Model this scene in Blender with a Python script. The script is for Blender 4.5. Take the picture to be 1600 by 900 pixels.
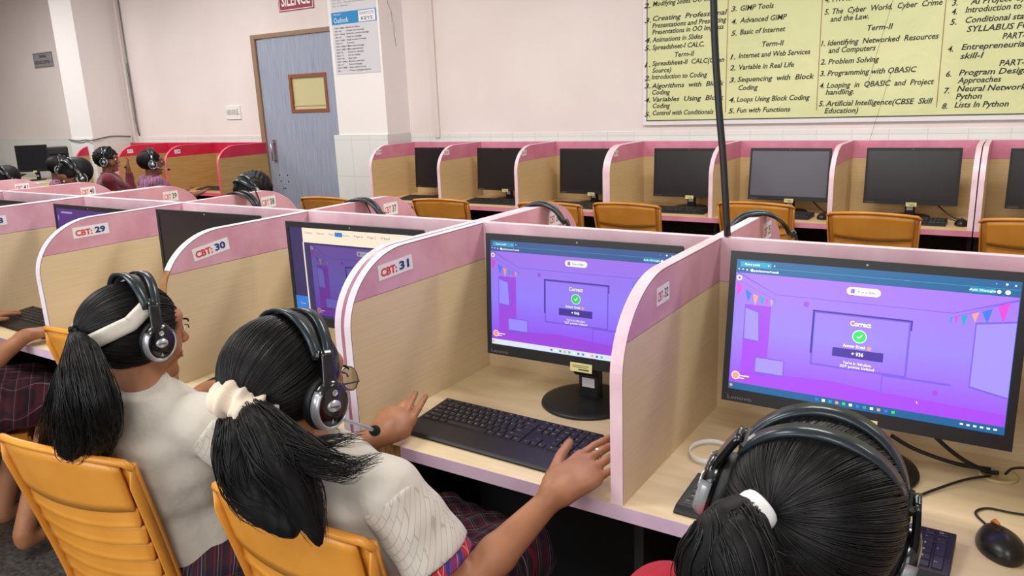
import bpy, bmesh, math, random
import numpy as np
from mathutils import Vector, Matrix, Euler

for o in list(bpy.data.objects): bpy.data.objects.remove(o, do_unlink=True)
scene = bpy.context.scene
col = scene.collection
random.seed(7); rng = np.random.default_rng(7)
PI = math.pi

# ---------------------------------------------------------------- camera
FPX = 1208.435
CAM = Vector((1.24815, -1.72646, 1.50111)); CROT = Euler((1.32715, 0.0398700, 0.572750), 'XYZ')
cd = bpy.data.cameras.new('camera'); cam = bpy.data.objects.new('camera', cd); col.objects.link(cam)
cam.location = CAM; cam.rotation_euler = CROT
cd.sensor_width = 36.0; cd.lens = FPX * 36.0 / 1600.0; cd.clip_start = 0.02; cd.clip_end = 60
scene.camera = cam
RM = CROT.to_matrix()
def at(px, py, axis, val):
    """point of the place seen at a pixel of the photo, on the plane axis = val (0 x, 1 y, 2 z)"""
    d = RM @ Vector((px - 800, -(py - 450), -FPX)); k = (val - CAM[axis]) / d[axis]
    return CAM + k * d

# ---------------------------------------------------------------- world, lamps, exposure
scene.view_settings.view_transform = 'Standard'; scene.view_settings.look = 'None'
scene.view_settings.gamma = 1.0; scene.view_settings.use_curve_mapping = False
scene.view_settings.exposure = 0.36
w = bpy.data.worlds.new('world'); scene.world = w; w.use_nodes = True
w.node_tree.nodes['Background'].inputs[0].default_value = (0.85, 0.92, 1.0, 1); w.node_tree.nodes['Background'].inputs[1].default_value = 0.6
def area(name, loc, rot, sx, sy, power, color=(1, 1, 1)):
    l = bpy.data.lights.new(name, 'AREA'); l.shape = 'RECTANGLE'; l.size = sx; l.size_y = sy; l.energy = power; l.color = color
    o = bpy.data.objects.new(name, l); col.objects.link(o); o.location = loc; o.rotation_euler = rot; return o
WARM = (1.0, 0.975, 0.945); DAY = (0.93, 0.97, 1.0)
for lx, ly, pw in ((-7.6, 1.2, 62), (-5.0, 1.6, 40), (-2.4, 1.2, 42), (0.6, 1.2, 42), (3.0, 1.2, 28), (-1.0, -1.6, 30), (1.6, -2.6, 30)):
    area('ceiling_lamp', (lx, ly, 3.02), (0, 0, 0), 1.2, 0.6, pw, WARM)
area('window_light', (-1.2, -4.2, 1.75), (PI/2, 0, 0), 3.4, 1.5, 62, DAY)
area('window_light', (3.2, -4.2, 1.75), (PI/2, 0, 0), 2.2, 1.5, 30, DAY)

# ---------------------------------------------------------------- materials
def lin(c):
    c = c / 255.0
    return c / 12.92 if c <= 0.04045 else ((c + 0.055) / 1.055) ** 2.4
def rgb(r, g, b): return (lin(r), lin(g), lin(b), 1.0)
MATS = {}
def mat(name, c, rough=0.6, metal=0.0, spec=0.5, emit=None, es=1.0, alpha=None, coat=0.0, sheen=0.0, trans=0.0, sss=0.0):
    if name in MATS: return MATS[name]
    m = bpy.data.materials.new(name); m.use_nodes = True; b = m.node_tree.nodes['Principled BSDF']
    b.inputs['Base Color'].default_value = c; b.inputs['Roughness'].default_value = rough; b.inputs['Metallic'].default_value = metal
    b.inputs['Specular IOR Level'].default_value = spec; b.inputs['Coat Weight'].default_value = coat
    b.inputs['Sheen Weight'].default_value = sheen; b.inputs['Transmission Weight'].default_value = trans
    if sss: b.inputs['Subsurface Weight'].default_value = sss; b.inputs['Subsurface Radius'].default_value = (0.012, 0.005, 0.003); b.inputs['Subsurface Scale'].default_value = 1.0
    if emit: b.inputs['Emission Color'].default_value = emit; b.inputs['Emission Strength'].default_value = es
    MATS[name] = m; return m
def nd(m, t, **kw):
    n = m.node_tree.nodes.new(t)
    for k, v in kw.items(): setattr(n, k, v)
    return n
def lk(m, a, b): m.node_tree.links.new(a, b)
def coords(m, scale=(1, 1, 1), rot=(0, 0, 0), loc=(0, 0, 0), kind='Object'):
    tc = nd(m, 'ShaderNodeTexCoord'); mp = nd(m, 'ShaderNodeMapping'); lk(m, tc.outputs[kind], mp.inputs[0])
    mp.inputs['Scale'].default_value = scale; mp.inputs['Rotation'].default_value = rot; mp.inputs['Location'].default_value = loc
    return mp.outputs[0]
def bsdf(m): return m.node_tree.nodes['Principled BSDF']
def noise_color(m, c1, c2, scale=(1, 1, 1), ns=5.0, detail=4.0, lo=0.35, hi=0.65, dist=0.0):
    v = coords(m, scale); n = nd(m, 'ShaderNodeTexNoise'); lk(m, v, n.inputs['Vector'])
    n.inputs['Scale'].default_value = ns; n.inputs['Detail'].default_value = detail; n.inputs['Distortion'].default_value = dist
    r = nd(m, 'ShaderNodeValToRGB'); lk(m, n.outputs[0], r.inputs[0])
    r.color_ramp.elements[0].position = lo; r.color_ramp.elements[0].color = c1
    r.color_ramp.elements[1].position = hi; r.color_ramp.elements[1].color = c2
    lk(m, r.outputs[0], bsdf(m).inputs['Base Color']); return r, n
def bump(m, src, strength=0.2, distance=0.002):
    b = nd(m, 'ShaderNodeBump'); b.inputs['Strength'].default_value = strength; b.inputs['Distance'].default_value = distance
    lk(m, src, b.inputs['Height']); lk(m, b.outputs[0], bsdf(m).inputs['Normal'])

def wood_mat(name, c1, c2, c3, scale=(1.5, 1.5, 26), rough=0.45):
    m = mat(name, c1, rough)
    r, n = noise_color(m, c1, c2, scale, 3.0, 6.0, 0.3, 0.72, 0.4)
    e = r.color_ramp.elements.new(0.5); e.color = c3
    return m
birch = wood_mat('birch_laminate', rgb(212, 190, 152), rgb(220, 199, 162), rgb(216, 194, 156), (2.0, 2.0, 60))
birch_top = wood_mat('birch_desk_laminate', rgb(222, 199, 158), rgb(235, 215, 176), rgb(229, 207, 167), (2, 14, 2), 0.42)
tan_wood = wood_mat('tan_laminate', rgb(172, 135, 82), rgb(192, 154, 98), rgb(182, 144, 90))
raw_wood = wood_mat('worn_raw_edge_wood', rgb(120, 82, 44), rgb(178, 130, 78), rgb(150, 106, 62), (30, 30, 8), 0.8)
def pink_mat(name, c1, c2, rough=0.38):
    m = mat(name, c1, rough); noise_color(m, c1, c2, (1, 1, 1), 9.0, 5.0, 0.35, 0.7); return m
pink = pink_mat('dusty_pink_laminate', rgb(205, 148, 166), rgb(221, 172, 187))
pink_far = pink_mat('rose_pink_laminate', rgb(206, 122, 148), rgb(218, 142, 164))
pink_edge = pink_mat('pale_pink_edge_band', rgb(228, 192, 204), rgb(240, 214, 222))
lilac_edge = pink_mat('lilac_white_edge_band', rgb(224, 212, 226), rgb(238, 230, 240))
mauve_edge = pink_mat('mauve_desk_edge_band', rgb(206, 176, 200), rgb(222, 196, 214))
red_lam = pink_mat('crimson_laminate', rgb(190, 30, 62), rgb(204, 44, 76))
red_edge = pink_mat('bright_rose_edge_band', rgb(232, 84, 116), rgb(240, 104, 132))
gap_dark = mat('dark_seam', rgb(52, 38, 36), 0.9)
rose_gap = pink_mat('dusty_rose_board_edge', rgb(166, 108, 124), rgb(182, 124, 138))
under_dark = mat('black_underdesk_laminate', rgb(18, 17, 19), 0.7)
steel_dark = mat('dark_steel', rgb(30, 30, 33), 0.45, 0.6)

pale_pink = pink_mat('pale_pink_laminate', rgb(220, 178, 192), rgb(234, 204, 214))  # paler pink for the top band of the back panels
wallp = mat('cream_wall_paint', rgb(228, 213, 210), 0.75)
r_, n_ = noise_color(wallp, rgb(224, 211, 207), rgb(231, 220, 216), (1, 1, 1), 1.3, 3.0)
pillp = mat('white_pillar_paint', rgb(234, 228, 226), 0.7)
ceilm = mat('white_ceiling_paint', rgb(235, 235, 232), 0.85)
def tile_mat(name, c1, c2, mortar, axis_rot):
    m = mat(name, c1, 0.22)
    v = coords(m, (1, 1, 1), axis_rot); b = nd(m, 'ShaderNodeTexBrick'); lk(m, v, b.inputs['Vector'])
    b.offset = 0.0; b.inputs['Color1'].default_value = c1; b.inputs['Color2'].default_value = c2; b.inputs['Mortar'].default_value = mortar
    b.inputs['Scale'].default_value = 1.0; b.inputs['Mortar Size'].default_value = 0.003; b.inputs['Brick Width'].default_value = 0.2; b.inputs['Row Height'].default_value = 0.3
    lk(m, b.outputs['Color'], bsdf(m).inputs['Base Color']); return m
tiles = tile_mat('glazed_wall_tiles', rgb(224, 224, 221), rgb(220, 222, 219), rgb(206, 206, 202), (PI/2, 0, 0))
tiles_x = tile_mat('glazed_wall_tiles_side', rgb(216, 216, 212), rgb(213, 215, 211), rgb(200, 200, 196), (PI/2, 0, PI/2))
floorm = mat('speckled_grey_terrazzo', rgb(70, 68, 66), 0.4)
r_, n_ = noise_color(floorm, rgb(52, 51, 50), rgb(92, 90, 86), (1, 1, 1), 60.0, 8.0, 0.35, 0.7)

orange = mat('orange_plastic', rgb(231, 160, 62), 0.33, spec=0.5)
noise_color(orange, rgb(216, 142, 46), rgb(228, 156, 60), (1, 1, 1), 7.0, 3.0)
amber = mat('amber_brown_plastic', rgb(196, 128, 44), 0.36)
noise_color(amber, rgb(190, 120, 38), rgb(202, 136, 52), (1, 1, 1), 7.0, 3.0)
blackp = mat('matt_black_plastic', rgb(22, 22, 25), 0.45)
blackk = mat('black_key_plastic', rgb(30, 30, 33), 0.4)
blackg = mat('glossy_black_plastic', rgb(12, 13, 16), 0.18, coat=0.4)
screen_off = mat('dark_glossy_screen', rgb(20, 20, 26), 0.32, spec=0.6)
screen_grey = mat('grey_reflecting_screen', rgb(92, 92, 104), 0.5, spec=0.6)  # grey room reflection put into the base colour of a black screen
silver = mat('silver_plastic', rgb(196, 200, 206), 0.28, 0.6)
gunmetal = mat('blue_grey_satin_plastic', rgb(44, 52, 58), 0.26, 0.35)
white_plastic = mat('white_plastic', rgb(232, 232, 230), 0.4)
paper = mat('white_paper', rgb(232, 230, 232), 0.7)
yellow_paper = mat('pale_yellow_sticker', rgb(226, 218, 150), 0.7)
ink_red = mat('red_ink', rgb(214, 62, 72), 0.7); ink_blue = mat('navy_ink', rgb(28, 58, 122), 0.7); ink_black = mat('black_ink', rgb(42, 40, 40), 0.7)
ink_grey = mat('grey_ink', rgb(110, 112, 118), 0.6); ink_white = mat('white_ink', rgb(236, 236, 236), 0.6)
legend = mat('white_key_legend', rgb(190, 190, 192), 0.6)
leather = mat('black_leatherette', rgb(16, 16, 18), 0.55)
foam = mat('black_foam', rgb(14, 14, 15), 0.95)
metal_chrome = mat('brushed_steel', rgb(176, 178, 182), 0.3, 0.9)
skin = mat('brown_skin', rgb(162, 110, 78), 0.5, spec=0.35, sss=0.12); noise_color(skin, rgb(150, 100, 70), rgb(168, 116, 84), (1, 1, 1), 14.0, 4.0)
skin2 = mat('dark_brown_skin', rgb(134, 88, 66), 0.5, spec=0.35, sss=0.1)
lipm = mat('lip_skin', rgb(142, 84, 74), 0.45)
eyew = mat('eye_white', rgb(225, 222, 218), 0.2); eyed = mat('eye_iris', rgb(30, 20, 16), 0.15)
hairm = mat('black_hair', rgb(12, 11, 13), 0.42, spec=0.38)
hairb = mat('black_hair_mass', rgb(8, 8, 9), 0.6, spec=0.25)
shirtm = mat('off_white_cotton', rgb(202, 195, 183), 0.85, sheen=0.15)
_v = coords(shirtm, (1, 1, 1)); _n = nd(shirtm, 'ShaderNodeTexNoise'); lk(shirtm, _v, _n.inputs['Vector']); _n.inputs['Scale'].default_value = 16; _n.inputs['Detail'].default_value = 3
bump(shirtm, _n.outputs[0], 0.55, 0.012)
sleevem = mat('pintucked_white_cotton', rgb(210, 201, 188), 0.85, sheen=0.15)
_v = coords(sleevem, (1, 1, 1), (0.5, 0.3, 0.4)); _b = nd(sleevem, 'ShaderNodeTexBrick'); lk(sleevem, _v, _b.inputs['Vector'])
_b.inputs['Color1'].default_value = rgb(202, 195, 183); _b.inputs['Color2'].default_value = rgb(196, 189, 177); _b.inputs['Mortar'].default_value = rgb(172, 164, 152)
_b.inputs['Scale'].default_value = 1.0; _b.inputs['Brick Width'].default_value = 0.016; _b.inputs['Row Height'].default_value = 0.009; _b.inputs['Mortar Size'].default_value = 0.0009; _b.inputs['Mortar Smooth'].default_value = 0.8
lk(sleevem, _b.outputs['Color'], bsdf(sleevem).inputs['Base Color']); bump(sleevem, _b.outputs['Fac'], -0.6, 0.003)
scrunch = mat('cream_scrunchie_cloth', rgb(222, 205, 184), 0.85, sheen=0.2)
redcloth = mat('crimson_cloth', rgb(158, 20, 44), 0.9)
maroon = mat('maroon_fleece', rgb(104, 22, 44), 0.95, sheen=0.3)
def plaid(name, base, cols, f=12.0, rot=(0.4, 0.3, 0.5)):
    m = mat(name, base, 0.85); v = coords(m, (f, f, f), rot); sp = nd(m, 'ShaderNodeSeparateXYZ'); lk(m, v, sp.inputs[0]); outs = []
    for ax, stops in ((0, cols), (1, cols)):
        fr = nd(m, 'ShaderNodeMath', operation='FRACT'); lk(m, sp.outputs[ax], fr.inputs[0])
        r = nd(m, 'ShaderNodeValToRGB'); r.color_ramp.interpolation = 'CONSTANT'; lk(m, fr.outputs[0], r.inputs[0])
        r.color_ramp.elements[0].position = 0; r.color_ramp.elements[0].color = stops[0][1]
        r.color_ramp.elements[1].position = stops[1][0]; r.color_ramp.elements[1].color = stops[1][1]
        for p_, c_ in stops[2:]: e = r.color_ramp.elements.new(p_); e.color = c_
        outs.append(r.outputs[0])
    mx = nd(m, 'ShaderNodeMix', data_type='RGBA'); mx.inputs[0].default_value = 0.5; lk(m, outs[0], mx.inputs[6]); lk(m, outs[1], mx.inputs[7])
    lk(m, mx.outputs[2], bsdf(m).inputs['Base Color']); return m
NAVY, RED, WHT, GRN, BLU, MAR = rgb(26, 26, 46), rgb(150, 30, 48), rgb(190, 184, 186), rgb(26, 84, 66), rgb(44, 68, 140), rgb(66, 20, 36)
tartan = plaid('dark_tartan_cloth', NAVY, [(0, NAVY), (0.22, MAR), (0.45, RED), (0.52, NAVY), (0.68, WHT), (0.71, NAVY), (0.84, GRN), (0.9, RED), (0.94, NAVY)], 30.0)
tartan_red = plaid('red_tartan_cloth', RED, [(0, rgb(176, 24, 40)), (0.35, rgb(210, 206, 204)), (0.39, rgb(176, 24, 40)), (0.55, rgb(26, 50, 130)), (0.75, rgb(24, 96, 76)), (0.82, rgb(176, 24, 40))], 42.0)
tartan_dk = plaid('maroon_tartan_cloth', MAR, [(0, rgb(70, 16, 30)), (0.3, rgb(30, 20, 34)), (0.62, rgb(150, 130, 140)), (0.655, rgb(88, 20, 36)), (0.8, rgb(30, 20, 34))], 24.0)
mauve_plaid = plaid('mauve_check_cloth', MAR, [(0, rgb(140, 88, 118)), (0.4, rgb(92, 62, 98)), (0.6, rgb(172, 108, 126)), (0.8, rgb(104, 74, 110))], 22.0)

# ---------------------------------------------------------------- object helpers
def link(o, parent=None):
    col.objects.link(o)
    if parent is not None: o.parent = parent
    return o
def thing(name, label, cat, loc=(0, 0, 0), rz=0.0, group=None):
    o = bpy.data.objects.new(name, None); o.empty_display_size = 0.1; col.objects.link(o)
    o.location = loc; o.rotation_euler = (0, 0, rz); o['label'] = label; o['category'] = cat
    if group: o['group'] = group
    return o
def tag(o, label, cat, group=None):
    o['label'] = label; o['category'] = cat
    if group: o['group'] = group
    return o
def dup(root, label=None, group=None, loc=None, rz=None):
    def cp(o, par):
        c = o.copy(); col.objects.link(c); c.parent = par
        for ch in o.children: cp(ch, c)
        return c
    r = cp(root, None)
    if label: r['label'] = label
    if group: r['group'] = group
    if loc is not None: r.location = loc
    if rz is not None: r.rotation_euler = (0, 0, rz)
    return r

TXT = {}
def text_geo(s, shear=0.0, bold=0.0):
    key = (s, shear, bold)
    if key in TXT: return TXT[key]
    c = bpy.data.curves.new('t', 'FONT'); c.body = s; c.size = 1.0; c.shear = shear; c.offset = bold; c.resolution_u = 2; c.fill_mode = 'BOTH'
    o = bpy.data.objects.new('t', c); col.objects.link(o)
    dg = bpy.context.evaluated_depsgraph_get(); me = bpy.data.meshes.new_from_object(o.evaluated_get(dg))
    vs = [tuple(v.co) for v in me.vertices]; fs = [tuple(p.vertices) for p in me.polygons]
    bpy.data.objects.remove(o); bpy.data.curves.remove(c); bpy.data.meshes.remove(me)
    xs = [v[0] - shear * v[1] for v in vs] or [0, 1]; ys = [v[1] for v in vs] or [0, 1]
    TXT[key] = (vs, fs, min(xs), max(xs), min(ys), max(ys)); return TXT[key]

class MB:
    def __init__(s): s.v = []; s.f = []; s.m = []; s.mi = 0; s.sm = []
    def add(s, vs, fs, M=None, mi=None, smooth=False):
        n = len(s.v)
        if M is not None: vs = [tuple(M @ Vector(v)) for v in vs]
        s.v += [tuple(v) for v in vs]
        for f in fs: s.f.append(tuple(i + n for i in f)); s.m.append(s.mi if mi is None else mi); s.sm.append(smooth)
        return s
    def box(s, lo, hi, mi=None, M=None):
        (a, b, c), (d, e, f) = lo, hi
        vs = [(a, b, c), (d, b, c), (d, e, c), (a, e, c), (a, b, f), (d, b, f), (d, e, f), (a, e, f)]
        return s.add(vs, [(0, 3, 2, 1), (4, 5, 6, 7), (0, 1, 5, 4), (1, 2, 6, 5), (2, 3, 7, 6), (3, 0, 4, 7)], M, mi)
    def prism(s, poly, ax, a, b, mi=None, M=None, smooth=False):
        """poly: 2-D points in the other two axes (cyclic order), extruded along ax from a to b"""
        n = len(poly)
        def P(p, t): return {0: (t, p[0], p[1]), 1: (p[0], t, p[1]), 2: (p[0], p[1], t)}[ax]
        vs = [P(p, a) for p in poly] + [P(p, b) for p in poly]
        area_ = sum(poly[i][0] * poly[(i + 1) % n][1] - poly[(i + 1) % n][0] * poly[i][1] for i in range(n))
        flip = (area_ < 0) ^ (ax == 1) ^ (b < a)
        caps = [tuple(reversed(range(n))), tuple(range(n, 2 * n))]; sides = [(i, (i + 1) % n, n + (i + 1) % n, n + i) for i in range(n)]
        fs = caps + sides
        if flip: fs = [tuple(reversed(f)) for f in fs]
        s.add(vs, fs[:2], M, mi, False)
        base = len(s.v) - 2 * n
        for f in fs[2:]: s.f.append(tuple(i + base for i in f)); s.m.append(s.mi if mi is None else mi); s.sm.append(smooth)
        return s
    def tube(s, pts, r, seg=8, mi=None, M=None, closed=False):
        pts = [Vector(p) for p in pts]; n = len(pts); vs = []
        rs = r if isinstance(r, (list, tuple)) else [r] * n
        up = Vector((0, 0, 1)); prev = None
        for i, p in enumerate(pts):
            t = (pts[(i + 1) % n] - pts[i - 1]) if closed else (pts[min(i + 1, n - 1)] - pts[max(i - 1, 0)])
            t.normalize()
            if prev is None: prev = t.orthogonal().normalized() if abs(t.dot(up)) > .95 else (up - t * t.dot(up)).normalized()
            prev = (prev - t * prev.dot(t)).normalized(); b = t.cross(prev)
            for k in range(seg):
                a = 2 * PI * k / seg; vs.append(tuple(p + (prev * math.cos(a) + b * math.sin(a)) * rs[i]))
        fs = []; m = n if closed else n - 1
        for i in range(m):
            j = (i + 1) % n
            for k in range(seg): k2 = (k + 1) % seg; fs.append((i * seg + k, i * seg + k2, j * seg + k2, j * seg + k))
        if not closed: fs += [tuple(reversed(range(seg))), tuple(range((n - 1) * seg, n * seg))]
        return s.add(vs, fs, M, mi, True)
    def lathe(s, prof, seg=32, mi=None, M=None, smooth=True):
        """prof: (r, z) pairs turned round the z axis"""
        vs = []; n = len(prof)
        for r, z in prof:
            for k in range(seg): a = 2 * PI * k / seg; vs.append((r * math.cos(a), r * math.sin(a), z))
        fs = [(i * seg + k, i * seg + (k + 1) % seg, (i + 1) * seg + (k + 1) % seg, (i + 1) * seg + k) for i in range(n - 1) for k in range(seg)]
        fs += [tuple(reversed(range(seg))), tuple(range((n - 1) * seg, n * seg))]
        return s.add(vs, fs, M, mi, smooth)
    def text(s, t, M, height=None, width=None, mi=None, shear=0.0, bold=0.0, anchor='l', size=None):
        """text in the XY plane of M, baseline at its origin"""
        vs, fs, x0, x1, y0, y1 = text_geo(t, shear, bold)
        sy = size if size is not None else height / 0.72
        sx = sy if width is None else width / max(x1 - x0, 1e-4)
        ox = {'l': -x0, 'c': -(x0 + x1) / 2, 'r': -x1}[anchor]
        return s.add([((x + ox) * sx, y * sy, 0) for x, y, z in vs], fs, M, mi)
    def slab(s, P, nu, nv, th, mi=None, M=None):
        """closed curved sheet: P(u,v) front surface, th thickness along its back normal"""
        g = [[Vector(P(i / nu, j / nv)) for i in range(nu + 1)] for j in range(nv + 1)]
        vs = []; W = nu + 1
        nm = []
        for j in range(nv + 1):
            for i in range(W):
                a = g[j][min(i + 1, nu)] - g[j][max(i - 1, 0)]; b = g[min(j + 1, nv)][i] - g[max(j - 1, 0)][i]
                nm.append(a.cross(b).normalized())
        fl = [p for row in g for p in row]
        vs = [tuple(p) for p in fl] + [tuple(p - n * th) for p, n in zip(fl, nm)]; N = len(fl); fs = []
        for j in range(nv):
            for i in range(nu):
                a = j * W + i; fs.append((a, a + 1, a + W + 1, a + W)); fs.append((a + N, a + W + N, a + W + 1 + N, a + 1 + N))
        for i in range(nu): fs.append((i, i + N, i + 1 + N, i + 1)); a = nv * W + i; fs.append((a, a + 1, a + 1 + N, a + N))
        for j in range(nv): a = j * W; fs.append((a, a + W, a + W + N, a + N)); a = j * W + nu; fs.append((a, a + N, a + W + N, a + W))
        return s.add(vs, fs, M, mi, True)
    def build(s, name, mats, parent=None, bevel=0.0, segs=1, offset=None):
        me = bpy.data.meshes.new(name)
        vs = s.v if offset is None else [(v[0] - offset[0], v[1] - offset[1], v[2] - offset[2]) for v in s.v]
        me.from_pydata(vs, [], s.f)
        if not isinstance(mats, (list, tuple)): mats = [mats]
        for m in mats: me.materials.append(m)
        me.polygons.foreach_set('material_index', s.m); me.polygons.foreach_set('use_smooth', s.sm)
        if bevel:
            b = bmesh.new(); b.from_mesh(me)
            ed = [e for e in b.edges if len(e.link_faces) == 2 and e.calc_face_angle(0) > 0.6]
            bmesh.ops.bevel(b, geom=ed, offset=bevel, segments=segs, profile=0.6, affect='EDGES', clamp_overlap=True)
            b.to_mesh(me); b.free()
        me.update()
        o = bpy.data.objects.new(name, me); return link(o, parent)
def rot_to(M3, loc): return Matrix.Translation(Vector(loc)) @ M3.to_4x4()
def frame_mat(x, y, z, loc):
    M = Matrix((x, y, z)).transposed().to_4x4(); M.translation = Vector(loc); return M
def arc(p, q, c, n): return [tuple((1 - t) ** 2 * Vector(p) + 2 * t * (1 - t) * Vector(c) + t * t * Vector(q)) for t in [i / n for i in range(n + 1)]]
def spline(pts, n=8):
    P = [Vector(p) for p in pts]; P = [P[0] * 2 - P[1]] + P + [P[-1] * 2 - P[-2]]; out = []
    for i in range(1, len(P) - 2):
        for k in range(n):
            t = k / n; a, b, c, d = P[i - 1], P[i], P[i + 1], P[i + 2]
            out.append(0.5 * ((2 * b) + (c - a) * t + (2 * a - 5 * b + 4 * c - d) * t * t + (3 * b - 3 * c + d - a) * t ** 3))
    out.append(P[-2]); return out

# ================================================================ the room
YW = 3.30; ZT = 1.228
def struct(o): o['kind'] = 'structure'; return o
struct(MB().box((-11.5, -4.4, -0.1), (5.2, YW + 0.1, 0.0)).build('floor', floorm))
struct(MB().box((-11.5, -4.4, 3.06), (5.2, YW + 0.1, 3.16)).build('ceiling', ceilm))
b = MB(); b.mi = 0; b.box((-11.5, YW, ZT), (-4.81, YW + 0.1, 3.06)); b.box((-4.81, YW, 2.135), (-3.68, YW + 0.1, 3.06)); b.box((-3.68, YW, ZT), (5.2, YW + 0.1, 3.06))
b.mi = 1; b.box((-11.5, YW - 0.006, 0), (-4.815, YW + 0.1, ZT)); b.box((-3.68, YW - 0.006, 0), (5.2, YW + 0.1, ZT))
struct(b.build('wall_back', [wallp, tiles]))
b = MB(); b.box((-11.6, -4.5, 0), (-11.5, YW + 0.1, 3.16)); struct(b.build('wall_left', wallp))
b = MB(); b.box((5.2, -4.5, 0), (5.3, YW + 0.1, 3.16)); struct(b.build('wall_right', wallp))
b = MB(); b.box((-11.5, -4.5, 0), (5.2, -4.4, 3.16)); struct(b.build('wall_front', wallp))
# pillars: painted above, tiled below (the tiles stand proud of the paint)
def pillar(name, x0, x1, yf, tx0=0.012):
    b = MB(); b.mi = 0; b.box((x0, yf, ZT), (x1, YW, 3.06)); b.mi = 1; b.box((x0 - tx0, yf - 0.012, 0), (x1 + 0.004, YW - .01, ZT + 0.012))
    b.box((x0, yf - 0.006, ZT + 0.012), (x1 + 0.002, YW - .01, ZT + 0.016)); return struct(b.build(name, [pillp, tiles]))
pillar('trim_1', -3.545, -3.005, 3.02, .05); pillar('trim_2', -7.42, -7.0, 2.86)
# a hairline crack and paint scuffs on the near pillar's side stay part of the wall
b = MB()
for k, (pp) in enumerate([[(-3.003, 3.12, 2.32), (-3.003, 3.13, 2.24), (-3.003, 3.165, 2.18), (-3.003, 3.17, 2.10)], [(-3.003, 3.185, 2.10), (-3.003, 3.18, 2.02), (-3.003, 3.195, 1.92)]]): b.tube(pp, 0.0012, 4)
struct(b.build('trim_3', ink_grey))

# door
bluewood = mat('blue_grey_woodgrain_door', rgb(150, 158, 180), 0.45)
noise_color(bluewood, rgb(136, 143, 165), rgb(168, 174, 190), (40, 1, 1.2), 3.0, 6.0, 0.3, 0.7, 0.2)
framem = mat('brown_door_frame', rgb(146, 116, 92), 0.5); rust = mat('rust_brown_window_frame', rgb(140, 82, 50), 0.5)
door = thing('door_1', 'blue-grey woodgrain door with a small yellow window pane', 'door', (-4.75, YW - 0.03, 0)); door['kind'] = 'structure'
del door['label'], door['category']
b = MB(); w0, w1, z0, z1 = 0.385, 0.86, 1.43, 1.765
for lo, hi in (((0, 0, 0.01), (w0, .04, 2.09)), ((w1, 0, .01), (1.05, .04, 2.09)), ((w0, 0, .01), (w1, .04, z0)), ((w0, 0, z1), (w1, .04, 2.09))): b.box(lo, hi)
b.build('door_leaf', bluewood, door)
b = MB(); b.box((w0, -.008, z0), (w0 + .028, .045, z1)); b.box((w1 - .028, -.008, z0), (w1, .045, z1)); b.box((w0 + .028, -.008, z0), (w1 - .028, .045, z0 + .028)); b.box((w0 + .028, -.008, z1 - .028), (w1 - .028, .045, z1))
wf = b.build('window_frame', rust, door)
yglass = mat('yellowish_pane', rgb(206, 196, 150), 0.25); b = MB(); b.box((w0 + .028, .012, z0 + .028), (w1 - .028, .018, z1 - .028)); b.build('pane', yglass, wf)
b = MB(); b.box((w0 + .028, .006, z0 + .055), (w1 - .028, .012, z0 + .067)); b.build('glazing_bar', mat('pale_yellow_wood', rgb(190, 176, 128), .5), wf)
b = MB(); b.box((-.06, -.02, 0), (-.005, .03, 2.135)); b.box((1.055, -.02, 0), (1.07, .03, 2.135)); b.box((-.005, -.02, 2.095), (1.055, .03, 2.135)); b.build('door_frame', framem, door, .004)
b = MB(); b.tube([(.10, -.0, 1.16), (.10, -.045, 1.16), (.10, -.045, 1.0), (.10, 0, 1.0)], .008, 8); b.build('door_handle', metal_chrome, door)
b = MB(); b.box((.075, -.006, .98), (.125, -.0005, 1.19)); b.build('handle_plate', metal_chrome, door, .002)
b = MB()
for (px_, pz_) in ((.12, .86), (.23, .86), (.13, .80), (.235, .80), (.16, .735), (.185, .735)): b.lathe([(.007, 0), (.007, .003), (.003, .004)], 10, M=Matrix.Translation((px_, 0, pz_)) @ Matrix.Rotation(PI / 2, 4, 'X'))
b.build('bolt_hole', ink_black, door)

# wall conduit pipes (thin pieces of the wall)
def wall_x(px, py): return at(px, py, 1, YW)
pvc = mat('cream_pvc_conduit', rgb(222, 210, 204), 0.5)
p0 = wall_x(678, 0); p1 = wall_x(685, 222); b = MB(); b.box((-2.735, YW - .022, 1.2), (-2.69, YW, 3.05)); tag(b.build('cable_conduit', pvc), 'cream cable conduit running up the wall right of the tiled pillar', 'conduit')
b = MB(); b.box((-6.93, YW - .03, 1.14), (-6.89, YW, 3.05)); tag(b.build('cable_conduit', pvc), 'cream conduit up the wall beside the far left pillar', 'conduit')
b = MB(); b.tube([(-6.86, YW - .01, 3.0), (-6.86, YW - .012, 1.8), (-6.85, YW - .02, 1.3), (-6.84, YW - .012, 1.24), (-6.87, YW - .012, 1.38), (-6.875, YW - .012, 2.0)], .006, 6); tag(b.build('wall_cable', ink_grey), 'thin grey cable looping down beside the far left conduit', 'cable')
b = MB(); b.tube(spline([(-7.44, 2.835, 1.23), (-7.25, 2.83, 1.215), (-7.1, 2.835, 1.225), (-6.985, 2.835, 1.22), (-6.98, 3.05, 1.25), (-6.985, 3.27, 1.235)], 6), .005, 6); tag(b.build('wall_cable', ink_black), 'dark cable strung across the far left pillar at tile height', 'cable')

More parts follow.
